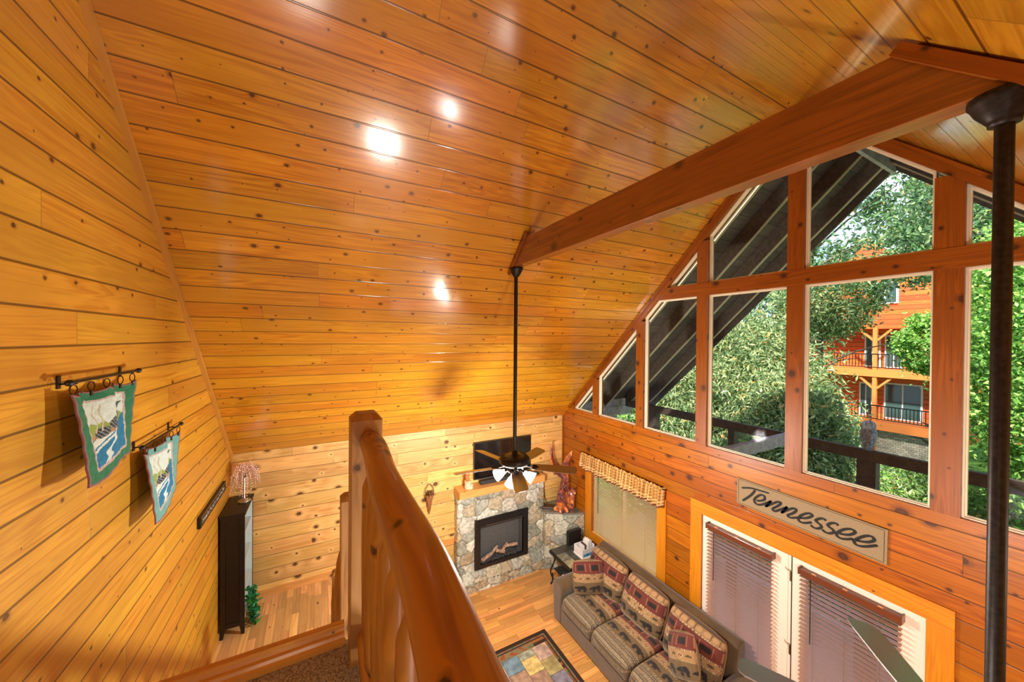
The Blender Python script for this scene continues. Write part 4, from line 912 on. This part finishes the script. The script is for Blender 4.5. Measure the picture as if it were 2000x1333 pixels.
for k, (c, a) in enumerate(((sR(170, 90, 70), 0), (sR(226, 222, 214), .2), (sR(60, 60, 66), -.1))):
    b = MB(); b.hexa((0, 0, .006), (.105*math.cos(a), .105*math.sin(a), 0), (-.14*math.sin(a), .14*math.cos(a), 0), (0, 0, .005))
    tag(b.build('magazine', plain('magazine_cover_%d' % k, c, .35), None), ('reddish', 'white', 'dark grey')[k]+' magazine in the pile on the lower shelf of the end table', 'magazine', 'magazines on the end table shelf').location = (3.68, 4.64, .285+k*.0125)
b = MB(); b.box(-.14, .14, -.035, .035, 0, .25)
tag(b.build('speaker_box', M['plastic'], None, bev=.008), 'upright black box at the back of the end table', 'speaker').location = (3.995, 5.0, .602)
O = (3.96, 4.67, .602); t = thing('brochure_holder', 'white countertop holder of pamphlets with a blue picture on the end table', 'holder', O); o = lambda: MB(O); wt = plain('white_acrylic', sR(238, 238, 240), .3)
b = o(); b.box(3.82, 4.10, 4.55, 4.80, .602, .612).box(3.83, 4.09, 4.56, 4.565, .612, .75).box(3.83, 3.835, 4.565, 4.79, .612, .75).box(4.085, 4.09, 4.565, 4.79, .612, .79).box(3.83, 4.09, 4.785, 4.79, .612, .75).box(3.96, 3.965, 4.565, 4.785, .612, .74)
b.build('tray', wt, t)
o().box(3.85, 4.07, 4.557, 4.5605, .63, .675).build('printed_band', plain('blue_print', sR(70, 150, 190), .4, nsc=14, namt=.5), t)
for k, (x, z, c) in enumerate(((3.985, .84, (240, 240, 240)), (4.01, .86, (238, 236, 232)), (4.05, .84, (236, 238, 240)), (3.93, .80, (66, 54, 66)), (3.90, .79, (226, 226, 226)))):
    o().box(x-.008, x+.008, 4.60, 4.72, .613, z).build('pamphlet', plain('pamphlet_%d' % k, sR(*c), .4), t)
# ============================================================ left window with blind and valance
t = struct(MB((4.3, 4.17, .8)).box(4.39, 4.40, 3.46, 4.88, .80, 1.90).build('window_1', M['glass'])); t.location = (4.3, 4.17, .8)
b = MB((4.3, 4.17, .8))
b.box(4.36, 4.41, 3.46, 3.51, .80, 1.90).box(4.36, 4.41, 4.83, 4.88, .80, 1.90).box(4.36, 4.41, 3.51, 4.83, .80, .85).box(4.36, 4.41, 3.51, 4.83, 1.85, 1.90).box(4.36, 4.41, 4.15, 4.19, .85, 1.85)
b.build('sash', M['vinyl'], t)
trim(MB().box(4.272, XR, 3.31, 3.46, .66, 2.02, (0, 0, 1), fix=False), M['casing'], bev=.003)
trim(MB().box(4.272, XR, 4.88, 5.03, .66, 2.02, (0, 0, 1), fix=False), M['casing'], bev=.003)
trim(MB().box(4.272, XR, 3.46, 4.88, .66, .80, (0, 1, 0), fix=False), M['casing'], bev=.003)
trim(MB().box(4.272, XR, 3.46, 4.88, 1.90, 2.02, (0, 1, 0), fix=False), M['casing'], bev=.003)
trim(MB().box(4.295, 4.41, 3.46, 4.88, .795, .806, (0, 1, 0), fix=False), M['trimy'])
def blind(t, off, yc, w_, x, ztop, zbot, pitch, depth, tilt, mat, hrmat, cord_ys, wand=None, hr=.05):
    b = MB(off); n = int((ztop-hr-zbot)/pitch); c, s = math.cos(tilt), math.sin(tilt)
    for k in range(n):
        z = ztop-hr-.02-k*pitch
        b.hexa((x, yc, z), (depth/2*c, 0, depth/2*s), (0, w_/2, 0), (-.0014*s, 0, .0014*c), (0, 1, 0))
    b.build('slats', mat, t)
    h = MB(off).box(x-.028, x+.028, yc-w_/2-.004, yc+w_/2+.004, ztop-hr, ztop).build('headrail', hrmat, t, bev=.004)
    MB(off).box(x-.024, x+.024, yc-w_/2, yc+w_/2, ztop-hr-.035-n*pitch, ztop-hr-.02-n*pitch).build('bottom_rail', hrmat, t, bev=.003)
    b = MB(off)
    for cy in cord_ys:
        for dx in (-depth/2*c-.001, depth/2*c+.001): b.tube([(x+dx, cy, ztop-hr), (x+dx, cy, ztop-hr-.02-n*pitch)], .0012, 4)
    b.build('ladder_cords', M['cord'], t)
    if wand: MB(off).tube([(x-.035, wand[0], ztop-hr), (x-.036, wand[0], wand[1])], .004, 8).build('tilt_wand', M['black'], t)
    return h
O = (4.33, 4.17, 1.9); t = thing('window_blind', 'cream slatted blind closed over the wide window below the valance', 'blind', O)
blind(t, O, 4.17, 1.38, 4.335, 1.895, .825, .036, .044, math.radians(1), M['cream'], M['cream'], (3.7, 4.17, 4.64), (4.72, 1.2))
t = thing('valance', 'ruffled tan plaid valance gathered over the wide window', 'curtain', (4.2, 4.23, 2.05))
nu, nv = 420, 26; U, V = np.meshgrid(np.linspace(0, 1, nu), np.linspace(0, 1, nv), indexing='ij'); y = 5.14-1.82*U; rs_ = np.random.RandomState(2)
ph = U*150+1.5*np.sin(U*23)+.8*np.sin(U*61); amp = .010+.022*(1-V); edge = .025*np.sin(U*38)*(1-V)
Xp = 4.215-amp*np.sin(ph)-.03*(1-V)*1.0; Zp = 1.915+.275*V+edge*.5+.006*np.sin(ph*1.7)*(V > .9)
Xp = np.where(V > .9, 4.225-.012*np.sin(ph*1.3), Xp)
end = np.clip((.02-np.minimum(U, 1-U))/.02, 0, 1); Xp = Xp+end*.06
P = np.stack([Xp-4.2, y-4.23, Zp-2.05], -1); Cc = np.zeros(U.shape+(3,)); Cc[:] = S(206, 160, 88)
su = (U*1.82*1.7/.055) % 1; sv = (V*.3/.05) % 1; a = su < .42; c_ = sv < .42
Cc[a] = S(176, 128, 66); Cc[c_] = S(176, 128, 66); Cc[a & c_] = S(124, 84, 42); Cc[(abs(su-.7) < .04) | (abs(sv-.7) < .04)] = S(232, 206, 150); Cc[V < .10] = S(120, 66, 36)
vv = gridmesh('plaid_cloth', P, Cc, M['plaid'], t); m = vv.modifiers.new('solid', 'SOLIDIFY'); m.thickness = .003
MB((4.2, 4.23, 2.05)).tube([(4.24, 3.30, 2.165), (4.24, 5.15, 2.165)], .008, 10).build('curtain_rod', M['black'], t)
# ============================================================ french doors
for i, (y0, y1, by0, by1) in enumerate(((1.812, 2.784, 1.967, 2.686), (.884, 1.806, 1.012, 1.718))):
    O = (4.32, (y0+y1)/2, 0); gy0, gy1 = by0+.03, by1-.03
    b = MB(O); b.box(4.305, 4.35, y0, gy0, .0, 2.053).box(4.305, 4.35, gy1, y1, .0, 2.053).box(4.305, 4.35, gy0, gy1, 0, .25).box(4.305, 4.35, gy0, gy1, 1.92, 2.053)
    b.box(4.300, 4.305, gy0-.02, gy0, .23, 1.94).box(4.300, 4.305, gy1, gy1+.02, .23, 1.94).box(4.300, 4.305, gy0, gy1, 1.92, 1.94).box(4.300, 4.305, gy0, gy1, .23, .25)
    d = struct(b.build('door_%d' % (i+1), M['white'], None, bev=.001)); d.location = O
    MB(O).box(4.328, 4.332, gy0, gy1, .25, 1.92).build('glass', M['glass'], d)
    if i == 0:
        for z in (1.885, 1.115):
            b = MB(O); b.box(4.298, 4.304, 1.812, 1.826, z-.11, z-.01); b.tube([(4.302, 1.818, z), (4.285, 1.83, z), (4.283, 1.85, z+.005), (4.288, 1.86, z+.022)], .0035, 8); b.build('hinge_hook', M['brass'], d)
        MB(O).box(4.299, 4.306, 1.842, 1.846, 0, 2.05).build('astragal_line', M['vinyl'], d)
    O = (4.24, (by0+by1)/2, 2.0)
    t = thing('door_blind', ('mahogany slatted blind on the left french door, partly behind the sofa', 'mahogany slatted blind on the right french door, partly behind the fan blade')[i], 'blind', O, 0, 'mahogany blinds on the french doors')
    w_ = by1-by0; h = blind(t, O, (by0+by1)/2, w_, 4.255, 1.988, .12, .0435, .05, math.radians(2), M['mahog'], M['headrail'], (by0+.12, (by0+by1)/2, by1-.12), (by1-.10, 1.34 if i == 0 else 1.30), hr=.055)
    for cy in (by0+.12, (by0+by1)/2, by1-.12):
        b = MB(O); b.box(4.232, 4.25, cy-.018, cy+.018, 1.988, 1.994); b.tube([(4.235, cy-.012, 1.995), (4.235, cy+.012, 1.995)], .006, 8); b.build('cord_roller', plain('tan_roller', sR(206, 150, 110), .5) if 'troll' not in M else M['troll'], t)
        b = MB(O); 
    for yy in (by0-.004, by1+.004): MB(O).box(4.226, 4.305, yy-.006, yy+.006, 1.93, 1.996).build('bracket', M['headrail'], t)
struct(MB().box(4.30, 4.36, 1.806, 1.812, 0, 2.053, (0, 0, 1)).build('trim_%d' % (tn[0]+1), M['bronze'])); tn[0] += 1
# ============================================================ doormat sign
MO = (XR, 1.73, 2.51); t = thing('doormat_sign', 'tan woven mat with black script lettering Tennessee hung above the doors', 'sign', MO)
q = [(2.355, 2.378), (1.108, 2.352), (1.105, 2.660), (2.352, 2.677)]
b = MB(MO); b.prism(q, 0, XR-.018, XR-.001, (0, 1, 0)); b.build('mat', M['mat'], t, bev=.004)
b = MB(MO)
for a_, c_ in (((2.335, 2.398), (2.333, 2.657)), ((1.128, 2.372), (1.126, 2.641)), ((2.335, 2.392), (1.128, 2.367)), ((2.335, 2.663), (1.128, 2.646))):
    b.tube([(XR-.0185, *a_), (XR-.0185, *c_)], .0022, 6)
b.build('stitching', plain('dark_stitch', sR(84, 72, 54), .9), t)
ST = [[(2.298, 2.573), (2.201, 2.606), (2.116, 2.614), (2.015, 2.62)], [(2.154, 2.600), (2.2, 2.524), (2.287, 2.428)],
[(2.14, 2.488), (2.085, 2.512), (2.058, 2.540), (2.065, 2.572), (2.095, 2.572), (2.135, 2.535), (2.161, 2.493), (2.155, 2.460), (2.125, 2.450), (2.085, 2.468), (2.033, 2.51), (1.99, 2.548)], [(1.994, 2.540), (2.053, 2.457)],
[(2.048, 2.462), (1.978, 2.524), (1.935, 2.560), (1.909, 2.566), (1.908, 2.548), (1.932, 2.517), (1.975, 2.472), (1.975, 2.452), (1.954, 2.452), (1.901, 2.495), (1.842, 2.545)], [(1.843, 2.545), (1.901, 2.456)],
[(1.897, 2.460), (1.827, 2.527), (1.79, 2.553), (1.768, 2.553), (1.772, 2.53), (1.798, 2.497), (1.838, 2.461), (1.828, 2.446), (1.80, 2.450), (1.755, 2.475)],
[(1.734, 2.48), (1.69, 2.497), (1.655, 2.522), (1.633, 2.550), (1.652, 2.562), (1.690, 2.542), (1.725, 2.508), (1.745, 2.475), (1.742, 2.448), (1.715, 2.440), (1.680, 2.454), (1.636, 2.48)],
[(1.524, 2.548), (1.545, 2.558), (1.575, 2.545), (1.603, 2.515), (1.59, 2.500), (1.565, 2.486), (1.560, 2.468), (1.575, 2.450), (1.60, 2.437), (1.625, 2.437), (1.645, 2.450)],
[(1.432, 2.544), (1.452, 2.556), (1.482, 2.545), (1.510, 2.515), (1.500, 2.500), (1.472, 2.486), (1.465, 2.468), (1.480, 2.450), (1.506, 2.436), (1.532, 2.436), (1.554, 2.449)],
[(1.425, 2.473), (1.37, 2.488), (1.335, 2.512), (1.315, 2.540), (1.335, 2.555), (1.375, 2.540), (1.415, 2.505), (1.443, 2.465), (1.438, 2.440), (1.410, 2.434), (1.372, 2.447), (1.327, 2.473)],
[(1.303, 2.470), (1.245, 2.486), (1.208, 2.508), (1.188, 2.536), (1.208, 2.555), (1.245, 2.540), (1.288, 2.500), (1.320, 2.458), (1.312, 2.434), (1.285, 2.430), (1.239, 2.449), (1.166, 2.497)]]
b = MB(MO)
def smoothpath(p, n=7):
    p = [Vector((0, *q)) for q in p]; out = []
    for i in range(len(p)-1):
        a, b1, c1, d1 = p[max(i-1, 0)], p[i], p[i+1], p[min(i+2, len(p)-1)]
        for k in range(n):
            t_ = k/n; out.append(.5*((2*b1)+(c1-a)*t_+(2*a-5*b1+4*c1-d1)*t_*t_+(3*b1-a-3*c1+d1)*t_**3))
    return out+[p[-1]]
for st in ST:
    p = smoothpath(st); n = len(p); vs = []
    for i, c in enumerate(p):
        d = (p[min(i+1, n-1)]-p[max(i-1, 0)]).normalized(); s_ = Vector((0, -d.z, d.y)); w_ = .0082+.0046*abs(d.z)
        if i in (0, n-1): w_ *= .45
        pt = Vector((XR-.0205, c.y, c.z)); vs += [pt-s_*w_, pt+s_*w_]
    b.add(vs, [(2*i, 2*i+1, 2*i+3, 2*i+2) for i in range(n-1)], (0, 1, 0))
le = b.build('lettering', M['ink'], t); m = le.modifiers.new('solid', 'SOLIDIFY'); m.thickness = .002; m.offset = 0
# ============================================================ OUTSIDE: porch roof, beams, owl
t = thing('porch_roof', 'dark stained porch roof overhang with rafters beyond the gable windows', 'roof', (5.7, 1.79, 6.7))
O = (5.7, 1.79, 6.7); o = lambda: MB(O); XE = 6.98
b = o(); dz = .30
b.prism([(1.79, 6.699+dz), (1.79, 6.76+dz), (6.2, 2.349+dz), (6.2, 2.289+dz)], 0, 4.45, XE, (1, 0, 0)); b.prism([(1.79, 6.699+dz), (-2.6, 2.309+dz), (-2.6, 2.369+dz), (1.79, 6.76+dz)], 0, 4.45, XE, (1, 0, 0))
b.build('roof_deck', wood('porch_boards', sR(112, 98, 86), sR(84, 72, 62), bw=.19, bl=3, knots=.1, rough=.8, coat=0, seam=.006), t)
for k in range(4):
    x = 4.65+.69*k
    for sg in (0, 1):
        if sg == 0: pts = [(1.79, 6.72), (1.79, 6.72+.27), (5.80, 2.98), (5.67, 2.84)]
        else: pts = [(1.79, 6.72), (-2.2, 2.73), (-2.33, 2.87), (1.79, 6.72+.27)]
        o().prism(pts, 0, x, x+.04, (0, 1, -1 if sg == 0 else 1), fix=False).build('rafter', M['porch'], t)
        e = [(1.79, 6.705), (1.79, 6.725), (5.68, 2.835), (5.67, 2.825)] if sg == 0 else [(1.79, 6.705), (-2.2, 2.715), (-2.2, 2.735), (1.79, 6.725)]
        o().prism(e, 0, x-.002, x+.042, (0, 1, -1 if sg == 0 else 1), fix=False).build('rafter_bounce_strip', M['bounce_edge'], t)  # added strip that carries the painted bounce light under each rafter
for sg in (0, 1):
    pts = [(1.79, 6.66), (1.79, 7.02), (6.2, 2.61), (6.02, 2.43)] if sg == 0 else [(1.79, 6.66), (-2.56, 2.31), (-2.6, 2.67), (1.79, 7.02)]
    o().prism(pts, 0, XE-.04, XE, (0, 1, -1 if sg == 0 else 1), fix=False).build('rake_board', M['porch'], t)
o().box(4.45, XE-.04, 1.77, 1.81, 6.60, 6.98, (1, 0, 0)).build('ridge_board', M['porchg'], t)
t = thing('porch_side_boards', 'weathered grey horizontal boards at the end of the porch under the eave', 'boards', (5.4, 5.9, 2.3)); O = (5.4, 5.9, 2.3)
for z0, z1, x1 in ((2.78, 2.98, 6.45), (2.57, 2.765, 6.42), (2.36, 2.555, 5.9), (2.98, 3.25, 5.2)):
    MB(O).prism([(4.45, z0), (x1-.12, z0), (x1, z1), (4.45, z1)], 1, 5.86, 5.90, (1, 0, 0), fix=False).build('board', M['porchg'], t)
t = thing('porch_pergola', 'dark horizontal porch timbers on posts outside the gable windows', 'pergola', (6.05, 2.0, 2.9)); O = (6.05, 2.0, 2.9); o = lambda: MB(O)
o().box(6.02, 6.09, -3.2, 5.75, 2.775, 2.915, (0, 1, 0), fix=False).build('beam', M['porch'], t, bev=.004)
o().box(4.45, 6.02, 2.55, 2.63, 2.78, 2.93, (1, 0, 0), fix=False).build('joist', M['porchg'], t, bev=.004)
for y in (5.02, 3.42, 1.76, -.6):
    w_ = .09 if y != 3.42 else .05
    o().box(6.02, 6.16, y-w_, y+w_, -.05, 2.775, (0, 0, 1), fix=False).build('post', M['porch'], t, bev=.004)
b = MB((5.6, 2, -.1)); b.box(4.45, 7.0, -3.2, 6.2, -.16, -.05, (0, 1, 0))
tag(b.build('porch_deck', M['porchg'], None), 'grey plank deck outside the french doors', 'deck').location = (5.6, 2, -.1)
t = thing('deck_railing', 'dark deck railing seen through the blinds of the doors', 'railing', (6.9, 2, -.05)); O = (6.9, 2, -.05)
MB(O).box(6.86, 6.95, -3.2, 6.2, .90, .94, (0, 1, 0)).build('top_rail', M['porch'], t); MB(O).box(6.88, 6.92, -3.2, 6.2, .08, .12, (0, 1, 0)).build('bottom_rail', M['porch'], t)
b = MB(O); y = -3.1
while y < 6.2: b.box(6.885, 6.915, y-.015, y+.015, .12, .90, (0, 0, 1)); y += .13
b.build('balusters', M['porch'], t)
t = thing('owl_decoy', 'grey plastic owl decoy perched on the porch beam', 'owl', (6.055, 1.75, 2.915), -PI/2)
b = MB(); b.lathe((0, 0, 0), [(0, 0), (.055, 0), (.058, .05), (.068, .11), (.078, .17), (.080, .21), (.074, .245), (.062, .262), (.066, .275), (.070, .30), (.062, .335), (.040, .358), (0, .366)], 28)
for s_ in (-1, 1): b.lathe((0, s_*.040, .345), [(.016, 0), (.010, .018), (.001, .032)], 10)
b.build('body', M['owl'], t)
b = MB()
for s_ in (-1, 1): b.blob((-.045, s_*.026, .31), .025, .024, .024, seg=12)
b.build('eyes', plain('amber_eye', sR(180, 140, 60), .3), t)
b = MB(); b.lathe((-.072, 0, .285), [(.010, .012), (.006, -.004), (.001, -.016)], 10); b.build('beak', M['black'], t)
for s_ in (-1, 1):
    b = MB(); b.blob((.012, s_*.058, .15), .045, .026, .10); b.build('wing', M['owl'], t)
# ============================================================ ground, drive, trees, cabin
R = np.random.RandomState(1); nx, ny = 60, 80
U, V = np.meshgrid(np.linspace(7.1, 75, nx), np.linspace(-45, 60, ny), indexing='ij')
Z = -3.2+.03*(U-7)-.02*V*0+.5*np.sin(U*.3)*np.sin(V*.22)
Z = np.where(U < 40, Z-.5*np.clip((U-20)/10, 0, 1), Z+.25*(U-40)); gr_ = gridmesh('hillside', np.stack([U, V, Z], -1), None, M['ground'], None); struct(gr_)
b = MB((14, -.8, -3)); b.prism([(10.5, -6), (30, -10), (34, -4), (15, .6), (11, .2)], 2, -2.9, -2.45, (1, 0, 0)); dr = b.build('driveway', M['drive'], None); dr.location = (14, -.8, -3)
tag(dr, 'grey asphalt drive below the window at the right edge', 'driveway')
LIGHTG = [sR(138, 156, 104), sR(114, 138, 90), sR(166, 178, 128), sR(92, 118, 78), sR(188, 190, 136)]
DEEP = [sR(74, 106, 68), sR(92, 124, 78), sR(112, 142, 92), sR(60, 88, 58)]
BRIGHT = [sR(122, 168, 76), sR(150, 194, 96), sR(98, 146, 64), sR(176, 204, 110)]
def tree(label, c, rad, n, leaf, cols, seed, base=-3., asp=.42, name='leafy_tree', droop=.5, keep=None, nb=None, autumn=.02):
    c = np.array(c, float); rad = np.array(rad, float); t = thing(name, label, 'tree', (c[0], c[1], base), 0, 'trees outside the windows'); o3 = np.array([c[0], c[1], base])
    nb = nb or max(30, n//55)
    def fn(R, n_):
        d = R.normal(size=(nb, 3)); d /= np.linalg.norm(d, axis=1)[:, None]; r = R.uniform(.45, 1., nb)**.45; cen = c+d*rad*r[:, None]
        k = R.randint(nb, size=n_); p = cen[k]+R.normal(size=(n_, 3))*np.array([.36, .36, .26])*min(1.3, rad.mean()*.32)
        return p
    V, Q, cc = leafcloud(n, fn, leaf, cols, seed, asp, droop)
    if autumn:
        RR = np.random.RandomState(seed+9); k = RR.rand(n) < autumn; m = np.repeat(k, 4); cc[m] = np.array(sR(214, 160, 90))
    ok = V.reshape(-1, 4, 3)
    kk = (ok[:, :, 0].min(1) > 7.2)
    if keep is not None: kk &= keep(ok[:, :, 0].mean(1), ok[:, :, 1].mean(1), ok[:, :, 2].mean(1))
    V = ok[kk].reshape(-1, 3)-o3; cc = cc.reshape(-1, 4, 3)[kk].reshape(-1, 3); Q = np.arange(len(V)).reshape(-1, 4)
    quads('crown', V, Q, cc, M['leaf'], t)
    b = MB(tuple(o3)); rs = random.Random(seed); h = c[2]-base
    b.tube([(c[0], c[1], base), (c[0]+.1, c[1]+.1, base+h*.4), (c[0]-.1, c[1], base+h*.8), (c[0], c[1], c[2]+rad[2]*.5)], [.16, .13, .09, .03], 10, wob=.06)
    for k in range(9):
        a = rs.uniform(0, 2*PI); z = base+h*rs.uniform(.45, 1.1); e = Vector((c[0]+rad[0]*.8*math.cos(a), c[1]+rad[1]*.8*math.sin(a), z+rad[2]*.4)); s_ = Vector((c[0], c[1], z))
        b.tube([s_, s_.lerp(e, .5)+Vector((0, 0, .15)), e], [.05, .03, .01], 6)
    b.build('trunk', M['bark'], t); return t
tree('broad light-leaved tree filling the tall window just left of the one with the owl', (11.2, 6.4, 2.2), (2.0, 2.5, 2.9), 46000, .15, LIGHTG, 1, asp=.30)
tree('leafy shrub crown rising left of the grey owl', (10.0, 4.35, 1.2), (1.2, 1.15, 2.6), 24000, .135, LIGHTG, 2, asp=.30, autumn=.03)
tree('low leafy undergrowth tree beneath the porch beam', (9.4, 3.0, -1.1), (1.5, 3.4, 1.7), 28000, .13, LIGHTG+DEEP, 3, base=-3.2)
tree('tree at the far left beyond the weathered porch boards', (11.0, 9.6, 1.2), (2.2, 2.2, 3.2), 24000, .15, LIGHTG+DEEP, 4)
thin = lambda x, y, z, p: (np.abs(np.sin(x*91.7+y*57.3+z*33.1)) < p)
tree('tall dark-leaved tree whose boughs cross the upper gable window', (17.5, 6.9, 8.6), (3.0, 5.2, 3.4), 26000, .18, DEEP+LIGHTG[:1], 5, autumn=.01, keep=lambda x, y, z: (z > 6.2) & (z < 8.1+(6.0-y)) & ((z < 7.8) | thin(x, y, z, .45)))
tree('bright green maple standing right of the tall mullion', (14.0, .5, 4.2), (2.4, 1.9, 3.4), 80000, .095, BRIGHT, 6, asp=.6, autumn=.005)
tree('bright green maple bough in front of the orange cabin', (16.5, 3.2, 4.2), (1.0, .9, 1.0), 16000, .10, BRIGHT, 7, asp=.6)
tree('small bright tree low at the right beyond the fan rod', (12.0, -.9, 1.8), (1.8, 2.0, 3.0), 50000, .095, BRIGHT, 8, asp=.6)
tree('dark foliage tree behind the porch peak', (21, 2.2, 9.5), (3.2, 3.2, 3.6), 16000, .2, DEEP+LIGHTG[:1], 9, keep=lambda x, y, z: (z > 5.5) & (z < 8.7+(7.3-y)*1.1) & ((z < 9) | thin(x, y, z, .5)))
tree('leafy tree below the orange cabin balcony', (19, 7.6, .2), (1.6, 1.7, 1.9), 14000, .165, DEEP+LIGHTG, 10)
tree('far wooded backdrop tree left of the cabin', (26, 13.5, 5), (4, 4.2, 6), 14000, .34, DEEP+LIGHTG, 11)
tree('far wooded backdrop tree right of the cabin', (27, -1.5, 5), (4, 5, 7), 14000, .34, DEEP+BRIGHT, 12)
tree('far backdrop tree over the cabin roof', (40, 9, 12), (5, 7, 5), 12000, .45, DEEP, 13, base=-2, keep=lambda x, y, z: z < 12.6+(14-y))
tree('leafy tree hanging over the cabin gable', (19.5, 7.2, 5.8), (1.6, 1.9, 1.35), 10000, .15, LIGHTG+DEEP[:1], 14)
tree('small fine-leaved bush near the drive low at the right', (13.0, .6, -2.1), (1.3, 1.6, .9), 8000, .18, LIGHTG+DEEP, 15)
tree('low spreading shrub in the grass below the owl and the ledgestone base', (15.5, 3.0, -1.2), (2.0, 2.9, 1.6), 34000, .13, LIGHTG+BRIGHT, 16, base=-3.4)
O = (32.5, 9, -3); t = thing('cabin', 'orange log cabin with white windows and balconies among the trees', 'house', O); o = lambda: MB(O)
o().box(33.6, 39, 5.6, 15, -1.1, 8.6, (0, 1, 0)).build('log_wall', M['cabin'], t)
o().box(32.2, 39, 5.9, 15, 5.1, 6.5, (0, 1, 0)).build('gable_siding', M['cabin'], t)
o().prism([(5.0, 6.5), (9.6, 11.0), (14.2, 6.5)], 0, 32.6, 39, (0, 1, 0)).build('gable', M['cabin'], t)
o().box(32.4, 39, 6.3, 15, -3.3, -1.55, (0, 1, 0)).build('ledgestone_base', M['drystone'], t)
for z0, z1 in ((1.95, 2.42), (-1.5, -.95)): o().box(31.9, 33.7, 5.0, 14, z0, z1, (0, 1, 0)).build('deck_beam', M['cabint'], t)
for y0, y1, z0, z1 in ((8.1, 8.95, 2.5, 4.7), (9.15, 9.95, 2.5, 4.7), (7.2, 8.95, -.9, 1.5), (9.5, 10.2, -.9, 1.4), (8.1, 9.3, 6.75, 8.2)):
    xx = 33.5 if z0 < 6 else 32.5
    w1 = o().box(xx, xx+.12, y0, y1, z0, z1).build('window', M['winw'], t)
    o().box(xx-.03, xx+.02, y0+.09, (y0+y1)/2-.04, z0+.1, z1-.1).box(xx-.03, xx+.02, (y0+y1)/2+.04, y1-.09, z0+.1, z1-.1).build('pane', M['wing'], w1)
for y in (9.0, 5.4, 12.8):
    o().box(31.95, 32.15, y-.1, y+.1, -3.2, 5.2, (0, 0, 1)).build('post', M['cabint'], t)
    b = o()
    for s_ in (-1, 1):
        for z in (1.95, 5.1): b.beam((32.05, y+s_*.1, z-.75), (32.05, y+s_*.75, z-.05), .12, .1, (1, 0, 0))
    b.build('bracket', M['cabint'], t)
for zb in (2.45, -.92):
    b = o(); b.box(31.95, 32.0, 5.2, 13, zb+.95, zb+1.02).box(31.95, 32.0, 5.2, 13, zb+.1, zb+.15)
    y = 5.3
    while y < 13: b.box(31.96, 31.99, y-.018, y+.018, zb+.1, zb+.95); y += .16
    b.build('balcony_railing', M['black'], t)
